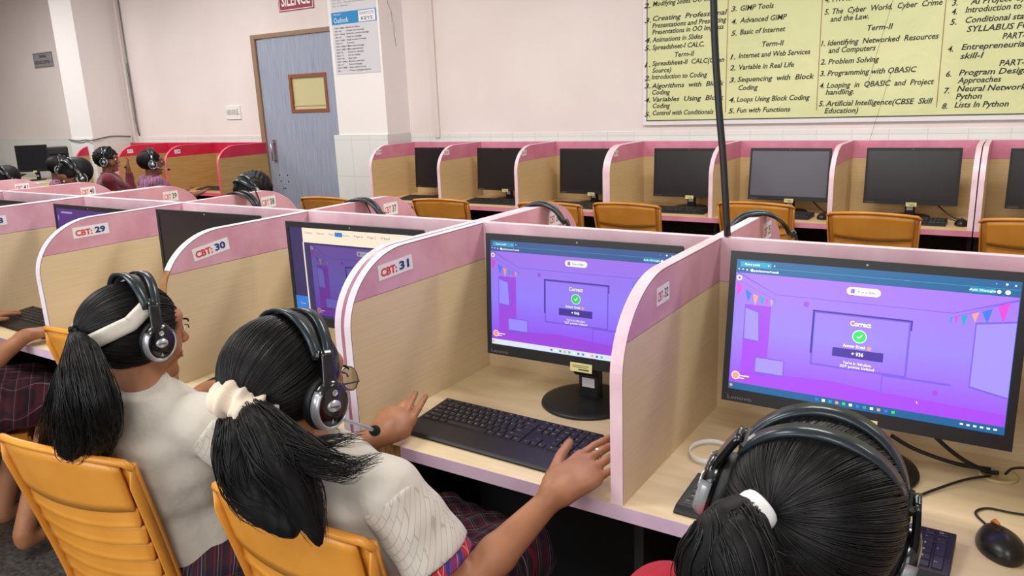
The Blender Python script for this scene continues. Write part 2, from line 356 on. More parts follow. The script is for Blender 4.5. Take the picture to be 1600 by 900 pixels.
# switch board
sw = thing('switch_board', 'white switch and socket board on the wall left of the door', 'switch', (-5.335, YW, 1.385))
b = MB(); b.box((0, -.012, 0), (.215, 0, .13)); b.build('plate', white_plastic, sw, .003)
for k in range(5): b = MB(); b.box((.02 + k * .032, -.018, .05), (.044 + k * .032, -.012, .095)); b.build('switch', mat('switch_cream', rgb(205, 198, 186), .4), sw, .001)
b = MB()
for dx, dz in ((.185, .07), (.185, .095), (.175, .05), (.195, .05)): b.lathe([(.005, 0), (.005, .003)], 8, M=Matrix.Translation((dx, -.012, dz)) @ Matrix.Rotation(PI / 2, 4, 'X'))
b.build('socket_hole', ink_black, sw)

# framed and pasted notices
def wall_notice(name, corner_px, margin, label, cat, mats, fn, y=YW):
    pass
WM = lambda x, z, y=YW: frame_mat((1, 0, 0), (0, 0, 1), (0, -1, 0), (x, y, z))
# red SILENCE sign above the door
s_ = thing('silence_sign', 'red SILENCE sign on the wall above the blue-grey door', 'sign', (-4.425, YW, 2.305))
b = MB(); b.box((0, -.006, 0), (.44, 0, .24)); b.build('board', mat('dark_red_sign', rgb(150, 22, 44), .45), s_)
b = MB(); b.box((.008, -.0066, .008), (.432, -.006, .232)); b.box((.014, -.0072, .014), (.426, -.0066, .226), 1); b.build('border', [ink_white, mat('dark_red_sign', None)], s_)
b = MB(); b.text('SILENCE', WM(.22, .045, -.0078), height=.10, width=.36, bold=.02, anchor='c'); b.build('lettering', ink_white, s_)
# grey notice far left
g_ = thing('paper_notice', 'small grey notice pasted on the wall left of the far pillar', 'notice', (-8.80, YW, 2.045))
b = MB(); b.box((0, -.003, 0), (.44, 0, .175)); b.build('sheet', mat('grey_notice_paper', rgb(150, 146, 152), .6), g_)
b = MB(); b.text('TINKERING', WM(.22, .115, -.0036), height=.032, width=.17, bold=.02, anchor='c'); b.text('RESOURCE CENTRE - 3', WM(.22, .045, -.0036), height=.040, width=.38, bold=.02, anchor='c')
b.box((.01, -.0034, .01), (.43, -.003, .014)); b.box((.01, -.0034, .161), (.43, -.003, .165)); b.box((.01, -.0034, .01), (.014, -.003, .165)); b.box((.426, -.0034, .01), (.43, -.003, .165)); b.build('lettering', ink_black, g_)
# shortcut-keys poster on the near pillar
YP = 3.02
q0 = at(526, 117, 1, YP); q1 = at(595, 112, 1, YP); qt = at(512, 0, 1, YP)
po = thing('shortcut_poster', 'tall white poster of Outlook shortcut keys pasted on the pillar beside the door', 'poster', (-3.51, YP, 1.724)); po.scale = (1.44, 1, 1)
PW, PH = 0.335, 1.05
b = MB(); b.box((0, -.003, 0), (PW, 0, PH)); b.build('sheet', mat('pale_grey_poster', rgb(206, 203, 210), .5), po)
b = MB(); b.box((0, -.0038, .385), (PW, -.003, .478)); b.build('banner', mat('blue_banner', rgb(16, 130, 190), .4), po)
b = MB(); b.box((.205, -.0046, .390), (PW - .008, -.0038, .472)); b.build('banner_box', paper, po)
b = MB(); b.text('Outlook', WM(.018, .398, -.0046), height=.040, width=.11, anchor='l'); b.text('Microsoft', WM(.018, .455, -.0046), height=.014, width=.055, anchor='l'); b.build('banner_title', ink_white, po)
b = MB(); b.text('SHORTCUTS', WM(.266, .440, -.0054), height=.022, width=.105, anchor='c'); b.text('KEYS', WM(.266, .400, -.0054), height=.026, width=.085, bold=.02, anchor='c'); b.build('box_title', ink_grey, po)
rows = [('Ctrl + Shift + I', 'Switch to Inbox'), ('Alt + N', 'Create new message'), ('Ctrl + Enter', 'Send the current message'), ('Alt + S', 'Reply to message'), ('Ctrl + Shift', 'Reply to all in message'), ('Ctrl + F', 'Forward'), ('Ctrl + Shift + M', 'Open new message'), ('Ctrl + Shift + A', 'New appointment'), ('Ctrl + 2', 'Switch to calendar'), ('Ctrl + Y', 'Go to a folder'), ('Ctrl + N', 'New item'), ('Ctrl + Shift + K', 'Create a new task'), ('Alt + F', 'Print a message'), ('Ctrl + Shift', 'Open address book'), ('Esc', 'Close a message window')]
b = MB()
for k, (l_, r_) in enumerate(rows):
    z = .352 - k * .0235
    b.text(l_, WM(.016, z, -.0036), height=.0115, anchor='l', bold=.025); b.text(r_, WM(.105, z, -.0036), height=.0115, anchor='l', bold=.02)
for k in range(22):
    z = .52 + k * .0235
    b.text(['Ctrl + B', 'Ctrl + Home', 'Ctrl + Page Up', 'Shift + F5'][k % 4] + '   ' + ['Bold text', 'Go to the top of the page', 'Next sheet', 'Display the format menu'][k % 4], WM(.016, z, -.0036), height=.0105, anchor='l')
b.build('lettering', ink_black, po)

# the large syllabus board
bx0 = -.930; bz0 = 1.268
sy = thing('syllabus_board', 'large pale yellow-green syllabus board of italic text on the back wall', 'board', (bx0, YW, bz0))
BWd, BHt = 3.10, 1.35
b = MB(); b.box((0, -.02, 0), (BWd, 0, BHt)); b.build('frame', mat('white_board_frame', rgb(226, 222, 224), .4), sy, .003)
cr = mat('yellow_green_flex_sheet', rgb(214, 216, 160), 0.45); noise_color(cr, rgb(208, 211, 154), rgb(219, 220, 166), (1, 1, 1), 2.0, 2.0)
_v = coords(cr, (1, 1, 1)); _n = nd(cr, 'ShaderNodeTexNoise'); lk(cr, _v, _n.inputs['Vector']); _n.inputs['Scale'].default_value = 5; _n.inputs['Distortion'].default_value = 1.2; bump(cr, _n.outputs[0], 0.35, 0.02)
b = MB(); b.box((.030, -.0235, .030), (BWd - .03, -.02, BHt - .03)); b.build('sheet', cr, sy)
b = MB(); t_ = .005
b.box((.030, -.0245, .030), (BWd - .03, -.0235, .030 + t_)); b.box((.030, -.0245, .03), (.03 + t_, -.0235, BHt - .03)); b.build('border_line', ink_black, sy)
for (pa, pb) in (((1138, 0), (1133, 183)), ((1283, 0), (1275, 180)), ((1474, 0), (1462, 176))):
    A = at(*pa, 1, YW - .02); B = at(*pb, 1, YW - .02); dx = (A.x - B.x) / (A.z - B.z)
    b = MB(); b.prism([(B.x - bx0, .075), (B.x - bx0 + .004, .075), (B.x - bx0 + .004, 1.25), (B.x - bx0, 1.25)], 1, -.0245, -.0235)
    b.build('column_rule', mat('brown_rule', rgb(150, 96, 60), .6), sy)
T = [ # text, left px, baseline px at left, right px, cap height m
 ('2.', 1006, 13, 1016), ('Modifying Slides OO Impress', 1020, 10, 1130),
 ('3.', 1007, 36, 1017), ('Creating  Professional', 1019, 33, 1134), ('Presentations and Presenting', 1019, 44, 1134), ('Presentations in OO Impress', 1019, 54, 1130),
 ('4.', 1007, 67, 1017), ('Animations in Slides', 1019, 66, 1097), ('5.', 1007, 79, 1016), ('Spreadsheet-I CALC.', 1019, 78, 1100), ('Term-II', 1053, 89, 1083),
 ('1.', 1007, 105, 1016), ('Spreadsheet-II  CALC(Open', 1019, 103, 1131), ('Source)', 1019, 114, 1048), ('2.', 1007, 126, 1016), ('Introduction to Coding', 1018, 124, 1104),
 ('3.', 1007, 138, 1016), ('Algorithms  with  Block', 1018, 138, 1130), ('Coding', 1018, 148, 1046), ('4.', 1007, 160, 1016), ('Variables  Using  Block', 1018, 159, 1130), ('Coding', 1019, 169, 1046), ('5.', 1007, 182, 1016), ('Control with Conditionals', 1019, 180, 1114),
 ('3.', 1142, 18, 1151), ('GIMP Tools', 1156, 17, 1208), ('4.', 1142, 38, 1151), ('Advanced GIMP', 1156, 36, 1228), ('5.', 1142, 56, 1151), ('Basic of Internet', 1156, 54, 1226), ('Term-II', 1189, 73, 1223),
 ('1.', 1141, 93, 1149), ('Internet and Web Services', 1154, 91, 1265), ('2.', 1140, 110, 1149), ('Variable in Real Life', 1153, 109, 1240), ('3.', 1139, 129, 1149), ('Sequencing  with  Block', 1152, 128, 1271), ('Coding', 1153, 141, 1183), ('4.', 1138, 160, 1148), ('Loops Using Block Coding', 1151, 159, 1264), ('5.', 1138, 177, 1147), ('Fun with Functions', 1151, 176, 1234),
 ('4. HTML', 1288, 4, 1330), ('5. The  Cyber  World,  Cyber  Crime', 1288, 23, 1471), ('and the Law.', 1297, 34, 1357), ('Term-II', 1353, 48, 1393), ('1. Identifying  Networked  Resources', 1283, 72, 1465), ('and Computers', 1294, 83, 1367), ('2. Problem Solving', 1282, 101, 1372), ('3. Programming with QBASIC', 1281, 119, 1430), ('4. Looping  in  QBASIC  and  Project', 1280, 138, 1458), ('handling.', 1290, 148, 1334), ('5. Artificial Intelligence(CBSE  Skill', 1279, 166, 1455), ('Education)', 1288, 177, 1340),
 ('3.', 1487, 9, 1496), ('AI Project Cycle', 1516, 7, 1620), ('4.', 1486, 23, 1495), ('Introduction to Python', 1508, 20, 1640), ('5.', 1484, 39, 1494), ('Conditional statements', 1507, 36, 1650), ('SYLLABUS FOR', 1510, 50, 1620), ('PART-B', 1566, 61, 1608), ('4.', 1480, 81, 1489), ('Entrepreneurial skills', 1502, 78, 1640), ('skill-I', 1500, 92, 1534), ('PART-A', 1561, 103, 1610), ('6.', 1477, 120, 1486), ('Program Design And', 1498, 118, 1640), ('Approaches', 1496, 130, 1563), ('7.', 1474, 146, 1483), ('Neural Networks, and', 1495, 143, 1640), ('Python', 1493, 155, 1533), ('8.', 1471, 170, 1480), ('Lists In Python', 1491, 168, 1575)]
b = MB(); YT = YW - .0248
for (s1, pl, pb_, pr) in T:
    A = at(pl, pb_, 1, YT); B = at(pr, pb_ - (pr - pl) * .035, 1, YT)
    b.text(s1, frame_mat((1, 0, 0), (0, 0, 1), (0, -1, 0), (A.x - bx0, -.0248, A.z - bz0)), height=.031, width=B.x - A.x, shear=.24, bold=.018)
for k, x in enumerate((.12, .78, 1.46, 2.35)):          # the part of each column above the frame
    for j in range(9): b.text(['Introduction to Windows', 'Working with Word', 'Hardware and Software', 'Basics of Computers'][(k + j) % 4], frame_mat((1, 0, 0), (0, 0, 1), (0, -1, 0), (x, -.0248, .86 + j * .046)), height=.030, shear=.22, bold=.012)
b.build('lettering', ink_black, sy)

# black cable hanging from the ceiling down to the partition
b = MB(); b.tube(spline([(.60, .012, 3.05), (.64, .012, 2.2), at(1115, 0, 1, .012), at(1122, 150, 1, .012), at(1130, 250, 1, .012), (.702, .012, 1.168)], 6), .0082, 8)
tag(b.build('hanging_cable', blackp), 'black cable hanging from the ceiling down to the booth partition', 'cable')

# ================================================================ booth desks
TH = .024; P = .667; H = 1.164; HP = 1.064; ZD = .75; DD = .535; SP = .022
def divider_profile(s, y0, D, lo, hi):
    """outline of a divider between heights lo and hi; s = -1 front towards -y, +1 towards +y"""
    pts = [(y0, lo)]; ry, rz = .20, .17
    zc = H - rz
    def yz(a): return (y0 + s * (D - ry + ry * math.cos(a)), zc + rz * math.sin(a))
    a0 = 0 if lo <= zc else math.asin((lo - zc) / rz); a1 = PI / 2 if hi >= H else math.asin((hi - zc) / rz)
    if lo < zc: pts.append((y0 + s * D, lo))
    n = 14
    for i in range(n + 1): pts.append(yz(a0 + (a1 - a0) * i / n))
    pts.append((y0, hi)); return pts
def edge_path(s, y0, D, z0):
    out = [(y0 + s * D, z0), (y0 + s * D, z0 + (H - .17 - z0) * .5)]
    for i in range(17): a = PI / 2 * i / 16; out.append((y0 + s * (D - .2 + .2 * math.cos(a)), H - .17 + .17 * math.sin(a)))
    out.append((y0 + s * .12, H)); out.append((y0, H)); return out
def strip(b, path, x0, x1, s, th=.0016, mi=0):
    """thin banding laid on a divider edge along path"""
    n = len(path); vs = []
    for i in range(n):
        a = Vector(path[max(i - 1, 0)]); c = Vector(path[min(i + 1, n - 1)]); t = (c - a).normalized(); nm = Vector((s * t.y, -s * t.x))
        p = Vector(path[i]); q = p + nm * th
        vs += [(x0, p.x, p.y), (x1, p.x, p.y), (x1, q.x, q.y), (x0, q.x, q.y)]
    fs = []
    for i in range(n - 1):
        for k in range(4): fs.append((4 * i + k, 4 * i + (k + 1) % 4, 4 * i + 4 + (k + 1) % 4, 4 * i + 4 + k))
    fs += [(3, 2, 1, 0), tuple(4 * (n - 1) + k for k in range(4))]
    b.add(vs, fs, None, mi)
def sticker(par, x, yc, zc, w, h, tilt, t1, t2, off):
    """paper number label on a divider's right face, reading along +y"""
    M = frame_mat((0, math.cos(tilt), math.sin(tilt)), (0, -math.sin(tilt), math.cos(tilt)), (1, 0, 0), (x + .0004, yc, zc))
    b = MB(); b.box((-w / 2, -h / 2, 0), (w / 2, h / 2, .0006), 0, M)
    L = M @ Matrix.Translation((0, 0, .0009))
    if t1: b.text(t1, L @ Matrix.Translation((-w * .44, -h * .28, 0)), height=h * .52, width=w * .47, mi=1, bold=.045 if w > .1 else .015)
    if t2: b.text(t2, L @ Matrix.Translation((w * .10, -h * .25, 0)), height=h * .54, width=w * .30, mi=2, bold=.045 if w > .1 else .015)
    return b.build('number_sticker', [paper, ink_red, ink_blue if off else ink_black], par)
def booth_unit(label, x0, ysp, sides, pal, n=3, pitch=P, D=DD, group=None, texts=None, edges=None, cat='desk'):
    band, wood, edg, dedge, top = pal
    u = thing('booth_desk', label, cat, (x0, ysp, 0), 0, group); L = n * pitch + TH
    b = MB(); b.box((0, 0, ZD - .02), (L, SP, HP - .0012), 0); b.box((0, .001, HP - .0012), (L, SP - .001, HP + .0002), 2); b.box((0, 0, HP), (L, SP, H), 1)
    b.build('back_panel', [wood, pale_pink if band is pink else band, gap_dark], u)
    b = MB(); b.box((0, -.0003, H), (L, SP + .0003, H + .0016)); b.build('edge_band', edg, u)
    for s in sides:
        y0 = 0 if s < 0 else SP
        b = MB(); ya, yb = sorted((y0, y0 + s * (D + .004))); b.box((0, ya, ZD - .028), (L, yb, ZD)); dt = b.build('desktop', [top], u)
        for (xa, xb, mm) in (edges or {}).get(('desk', s), [(0, L, dedge)]):
            b = MB(); yy = sorted((y0 + s * (D + .004), y0 + s * (D + .0058))); b.box((xa, yy[0], ZD - .028), (xb, yy[1], ZD + .0004)); b.build('edge_band', mm, dt)
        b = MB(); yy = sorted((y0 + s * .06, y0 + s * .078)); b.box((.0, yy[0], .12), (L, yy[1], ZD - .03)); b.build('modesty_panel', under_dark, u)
        for k in range(n + 1):
            xa = k * pitch; xb = xa + TH
            b = MB(); b.prism(divider_profile(s, y0, D, ZD + .0002, HP - .0012), 0, xa, xb, 0); 
            pr = divider_profile(s, y0, D, HP - .0012, HP + .0002); cy = y0 + s * .2
            b.prism([(cy + (p[0] - cy) * .997, p[1]) for p in pr], 0, xa + .0006, xb - .0006, 2)
            b.prism(divider_profile(s, y0, D, HP, H), 0, xa, xb, 1)
            d = b.build('divider', [wood, band, gap_dark], u)
            em = (edges or {}).get((k, s), edg)
            b = MB(); path = edge_path(s, y0, D, ZD + .0004)
            if isinstance(em, tuple):
                cut = em[2]; pa = [p for p in path if p[1] <= cut]; pb_ = [pa[-1]] + [p for p in path if p[1] > cut]
                strip(b, pa, xa - .0003, xb + .0003, s, .0006, 1); strip(b, pb_, xa - .0003, xb + .0003, s, .0016, 0); b.build('edge_band', [em[0], em[1]], d)
            elif isinstance(em, list):
                strip(b, path, xa - .0003 + em[1], xb + .0003 - em[2], s); b.build('edge_band', em[0], d)
                if em[1]: b = MB(); strip(b, path, xa - em[1], xa + em[1], s, .0008); b.build('joint_strip', rose_gap, d)
            else: strip(b, path, xa - .0003, xb + .0003, s); b.build('edge_band', em, d)
            if band is pink and s < 0:      # the thin dark line where the banding meets the laminate
                b = MB()
                for xs_ in (xa - .0003, xb - .0001):
                    ii = [(cy + (q[0] - cy) * 1.0, q[1]) for q in path]; vs = []
                    for i, q in enumerate(ii):
                        t = (Vector(ii[min(i + 1, len(ii) - 1)]) - Vector(ii[max(i - 1, 0)])).normalized(); nm = Vector((s * t.y, -s * t.x)); q = Vector(q)
                        i_ = q - nm * .0012; vs += [(xs_, q.x, q.y), (xs_ + .0004, q.x, q.y), (xs_ + .0004, i_.x, i_.y), (xs_, i_.x, i_.y)]
                    b.add(vs, [(4*i + k_, 4*i + (k_+1) % 4, 4*i+4 + (k_+1) % 4, 4*i+4 + k_) for i in range(len(ii) - 1) for k_ in range(4)] + [(3, 2, 1, 0), tuple(4*(len(ii)-1) + k_ for k_ in range(4))])
                b.build('seam_line', gap_dark, d)
            tx = (texts or {}).get((k, s))
            if tx: sticker(d, xb, y0 + s * tx[0], tx[1], tx[2], tx[3], tx[4], tx[5], tx[6], tx[7])
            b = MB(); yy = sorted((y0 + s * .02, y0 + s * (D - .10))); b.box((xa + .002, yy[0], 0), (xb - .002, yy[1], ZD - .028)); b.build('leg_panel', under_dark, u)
    return u
PAL = (pink, birch, pink_edge, mauve_edge, birch_top)
PALF = (pink_far, wood_mat('tan_birch_laminate', rgb(208, 178, 130), rgb(218, 189, 142), rgb(213, 184, 136), (2, 2, 50)), pink_edge, pink_far, wood_mat('tan_birch_desk_laminate', rgb(204, 176, 128), rgb(220, 192, 146), rgb(212, 184, 138), (2, 14, 2)))
PALR = (red_lam, tan_wood, red_edge, red_edge, tan_wood)
near = lambda n, t, y=.37, z=1.115, w=.122, h=.036: (y, z, w, h, t, 'CBT:', n, True)
farl = lambda n, t=0.0: (.372, 1.117, .075, .046, t, 'CBT', n, False)
U1 = booth_unit('pink and birch booth desk holding the two bright purple quiz monitors', 0, 0, (-1, 1), PAL,
    texts={(0, -1): near('31', .045), (1, -1): (.348, 1.115, .064, .036, .02, 'CBT-', '32', False), (0, 1): farl('36'), (1, 1): farl('35')},
    edges={(0, -1): [lilac_edge, .0055, 0], ('desk', -1): [(0, .15, raw_wood), (.15, 3 * P + TH, mauve_edge)]})
LX = -(3 * P + TH)
U0 = booth_unit('pink and birch booth desk in front of the two girls in white shirts', LX, 0, (-1, 1), PAL,
    texts={(0, -1): near('28', .03), (1, -1): near('29', .0, .35, 1.12), (2, -1): near('30', .13, .375, 1.11), (0, 1): farl('39'), (1, 1): farl('38'), (2, 1): farl('37')},
    edges={(0, -1): lilac_edge, (1, -1): lilac_edge, (2, -1): (lilac_edge, raw_wood, 1.075), (3, -1): [lilac_edge, 0, .0055]})
U_1 = booth_unit('pink booth desk at the far left end, bearing the CBT 40 sticker', 2 * LX, 0, (-1, 1), PAL,
    texts={(1, 1): farl('41'), (2, 1): farl('40'), (2, -1): near('27', 0.0)})
# dusty rose filler between the two boards that meet at CBT: 31
WY = 3.262
def wt(n): return (.44, 1.118, .062, .036, .0, 'CBT', n, False)
X0 = -2.963
W1 = booth_unit('pink booth desk against the back wall, next to the tiled pillar', X0, WY, (-1,), PALF, texts={(0, -1): wt('10'), (1, -1): wt('11'), (2, -1): wt('12')})
W2 = booth_unit('pink booth desk against the back wall under the left half of the syllabus board', X0 + 3 * P + TH, WY, (-1,), PALF, texts={(0, -1): wt('13')})
W3 = booth_unit('pink booth desk against the back wall, rightmost and cut by the frame', X0 + 2 * (3 * P + TH) + .006, WY, (-1,), PALF)
W0 = booth_unit('crimson and tan booth desk against the wall left of the door', -4.78 - 3 * .785, WY, (-1,), PALR, n=3, pitch=.785, D=.56, texts={(1, -1): (.42, 1.11, .062, .036, 0, 'CBT', '7', False), (2, -1): (.42, 1.11, .062, .036, 0, 'CBT', '8', False)})
b = MB(); b.lathe([(.03, 0), (.03, .004), (.024, .004), (.024, .0)], 24)
# cable grommet in the desktop of the right-hand booth
g = MB(); g.lathe([(.034, 0), (.034, .003), (.028, .0045), (.026, .001), (.0, .001)], 28); gm = g.build('cable_grommet', mat('cream_grommet', rgb(214, 196, 140), .4)); gm.location = (1.275, -.085, ZD); tag(gm, 'round cream cable grommet in the right-hand desktop', 'grommet')

# ================================================================ monitors
MW, MH = .51, .31
def em(name, c, s=1.0): return mat(name, rgb(6, 6, 8), 0.35, emit=rgb(*c), es=s)
def grad_screen(name, top, mid, bot, s):
    """lit picture background: violet room, lighter in its middle band (content of the screen image)"""
    m = mat(name, rgb(6, 6, 8), 0.35, emit=rgb(*mid), es=s)
    v = coords(m, (1, 1, 1)); sp = nd(m, 'ShaderNodeSeparateXYZ'); lk(m, v, sp.inputs[0])
    mr = nd(m, 'ShaderNodeMapRange'); lk(m, sp.outputs[2], mr.inputs[0]); mr.inputs[1].default_value = -.14; mr.inputs[2].default_value = .14
    r = nd(m, 'ShaderNodeValToRGB'); lk(m, mr.outputs[0], r.inputs[0])
    r.color_ramp.elements[0].color = rgb(*bot); r.color_ramp.elements[0].position = .05; r.color_ramp.elements[1].color = rgb(*top); r.color_ramp.elements[1].position = .95
    e = r.color_ramp.elements.new(.5); e.color = rgb(*mid)
    lk(m, r.outputs[0], bsdf(m).inputs['Emission Color']); return m
def screen_set(tagname, k, bar):
    c = lambda t: tuple(int(x * k) for x in t)
    return [grad_screen('screen_violet_' + tagname, c((152, 104, 222)), c((140, 120, 242)), c((142, 60, 232)), 1.0),
            em('screen_bar_' + tagname, bar), em('screen_white_' + tagname, c((236, 236, 246))), em('screen_dark_' + tagname, c((62, 44, 140))),
            em('screen_green_' + tagname, c((40, 206, 90))), em('screen_magenta_' + tagname, c((206, 60, 190))), em('screen_blue_' + tagname, c((50, 110, 220))),
            em('screen_teal_' + tagname, c((30, 150, 180))), em('screen_line_' + tagname, c((112, 84, 210))), em('screen_pale_' + tagname, c((148, 132, 255))),
            em('screen_wallpurple_' + tagname, c((150, 66, 214))), em('screen_orange_' + tagname, c((236, 150, 110))), em('screen_task_' + tagname, bar if tagname == 'bright' else c((214, 222, 236)))]
def quiz_picture(par, mats, score, place, u0=.026, u1=.970, v0=.055, v1=.912, bar2=True, sidebar=False):
    b = MB(); Y = [-.0010]
    def XZ(u, v): return (-MW / 2 + u * MW, MH / 2 - v * MH)
    def poly(pts, mi, layer):
        y = -.0010 - layer * .00016; q = [XZ(*p) for p in pts]
        ar = sum(q[i][0] * q[(i + 1) % len(q)][1] - q[(i + 1) % len(q)][0] * q[i][1] for i in range(len(q)))
        if ar < 0: q = q[::-1]
        b.add([(x, y, z) for x, z in q], [tuple(range(len(q)))], None, mi)
    def rect(a, c, d, e, mi, layer): poly([(a, c), (d, c), (d, e), (a, e)], mi, layer)
    def line(p, q, mi, layer, t=.0014):
        (x0, y0), (x1, y1) = p, q; dx, dy = x1 - x0, (y1 - y0) * MH / MW; L = math.hypot(dx, dy) or 1; nx, ny = -dy / L * t, dx / L * t * MW / MH
        poly([(x0 + nx, y0 + ny), (x1 + nx, y1 + ny), (x1 - nx, y1 - ny), (x0 - nx, y0 - ny)], mi, layer)
    def txt(s, u, v, h, w, mi, layer, anchor='c', bold=.02):
        x, z = XZ(u, v); b.text(s, frame_mat((1, 0, 0), (0, 0, 1), (0, -1, 0), (x, -.0010 - layer * .00016, z)), height=h, width=w, mi=mi, bold=bold, anchor=anchor)
    def disc(u, v, r, mi, layer, n=24):
        x, z = XZ(u, v); b.add([(x + r * math.cos(2 * PI * k / n), -.0010 - layer * .00016, z + r * math.sin(2 * PI * k / n)) for k in range(n)], [tuple(range(n))], None, mi)
    vp = .139; vt = .868
    rect(u0, vp, u1, vt, 0, 0)                                    # violet page
    if not sidebar: rect(u0, v0, u1, vp, 1, 0); rect(u0, vt, u1, v1, 12, 0)
    line((u0, .098), (u1, .098), 7 if not sidebar else 12, 1, .0008)
    # the drawn classroom
    poly([(.187, .262), (.785, .262), (u1, .16), (u1, vp), (u0, vp)], 8, 1); poly([(.187, .258), (.785, .258), (u1, .148), (u1, vp), (.04, vp)], 0, 2)
    poly([(u0, vt), (u1, vt), (u1, .80), (.584, .781), (.40, .76), (.084, .79), (u0, .80)], 10, 1)
    rect(.069, .34, .17, .80, 10, 1); poly([(.069, .353), (.127, .379), (.136, .582), (.070, .575)], 8, 2); poly([(.073, .365), (.123, .388), (.131, .572), (.074, .565)], 9, 3)
    rect(.329, .334, .660, .675, 8, 1); rect(.336, .345, .653, .662, 0, 2); rect(.326, .328, .664, .338, 3, 3); rect(.326, .328, .333, .60, 3, 3); rect(.659, .335, .664, .39, 3, 3)
    rect(.122, .678, .236, .789, 8, 2); rect(.126, .684, .232, .775, 9, 3); poly([(.853, .30), (u1, .27), (u1, .71), (.853, .675)], 8, 1); poly([(.857, .31), (u1, .28), (u1, .70), (.857, .665)], 9, 2)
    rect(.58, .67, .80, .682, 8, 2); rect(.58, .67, .584, .79, 8, 2)
    for uu, vv in ((.30, .30), (.755, .735)): disc(uu, vv, .005, 10, 2, 14)
    # bunting
    line((u0, .18), (.19, .30), 8, 3, .0008); line((.775, .29), (u1, .155), 8, 3, .0008)
    for (a, c, d, e, f, g_, mi) in ((.030, .19, .055, .235, .036, .29, 5), (.066, .243, .092, .268, .080, .325, 6), (.098, .27, .118, .28, .108, .345, 11), (.124, .28, .142, .288, .134, .34, 7), (.146, .29, .158, .294, .153, .34, 5), (.165, .296, .176, .30, .172, .338, 11), (.180, .30, .187, .304, .184, .335, 7),
                            (.945, .168, .912, .20, .932, .29, 5), (.898, .212, .868, .235, .886, .30, 6), (.86, .24, .84, .255, .851, .30, 11), (.828, .262, .808, .272, .819, .33, 7), (.80, .275, .79, .28, .795, .32, 5), (.784, .282, .774, .286, .779, .325, 7)):
        poly([(a, c), (d, e), (f, g_)], mi, 4)
    # words
    disc(.040, .172, .0055, 2, 4); disc(.040, .172, .0028, 8, 5)
    rect(.452, .165, .538, .213, 2, 4); disc(.452, .189, .0074, 2, 4); disc(.538, .189, .0074, 2, 4); rect(.452, .176, .459, .203, 5, 5); rect(.459, .176, .465, .203, 6, 5)
    txt('True or false', .504, .197, .0048, .030, 8, 5)
    txt('Correct', .495, .400, .0095, .0365, 2, 4, bold=.03)
    disc(.495, .462, .0125, 2, 4); disc(.495, .462, .0112, 4, 5)
    line((.4875, .462), (.4935, .473), 2, 6, .0022); line((.4925, .473), (.504, .450), 2, 6, .0022)
    txt('Answer Streak', .480, .534, .0062, .040, 2, 4); disc(.531, .528, .0038, 11, 4)
    rect(.406, .545, .580, .600, 3, 4); txt('+ ' + score, .493, .582, .0070, .021, 2, 5, bold=.03)
    txt("You're in " + place + ' place,', .495, .638, .0052, .050, 2, 4); txt('227 points behind', .495, .661, .0050, .060, 2, 4)
    disc(.051, .820, .0085, 2, 4); disc(.051, .820, .0070, 11, 5); rect(.063, .815, .105, .822, 2, 4); rect(.063, .832, .085, .838, 2, 4)
    # browser chrome and task bar
    if not sidebar:
        rect(.040, .064, .160, .096, 7, 1); txt('Game mode!', .058, .087, .0042, .030, 2, 3, 'l'); txt('x', .150, .086, .004, None, 2, 3); txt('+', .172, .087, .005, None, 2, 3)
        for k, uu in enumerate((.036, .052, .068)): txt('<>o'[k], uu, .122, .005, None, 2, 3)
        rect(.080, .104, .80, .134, 1, 2); txt('quiz/answer/result', .092, .125, .0046, .050, 2, 3, 'l'); disc(.087, .118, .003, 2, 3)
        rect(.826, .104, .898, .128, 7, 3); txt('Ask Google', .862, .1205, .0036, .040, 2, 4); disc(.91, .116, .0032, 2, 3); disc(.935, .116, .004, 2, 3); txt('-', .90, .078, .005, None, 2, 3); disc(.93, .072, .002, 2, 3); txt('x', .955, .08, .005, None, 2, 3)
        for k in range(12): rect(.36 + k * .024, .882, .371 + k * .024, .899, (6, 2, 7, 11, 4, 2, 6, 7, 2, 11, 6, 4)[k], 2)
        disc(.035, .890, .003, 11, 2); 
        for k in range(6): rect(.84 + k * .02, .885, .850 + k * .02, .895, 2 if bar2 else 3, 2)
        line((.70, .800), (.704, .815), 2, 5, .001)
    return b.build('screen_picture', mats, par)
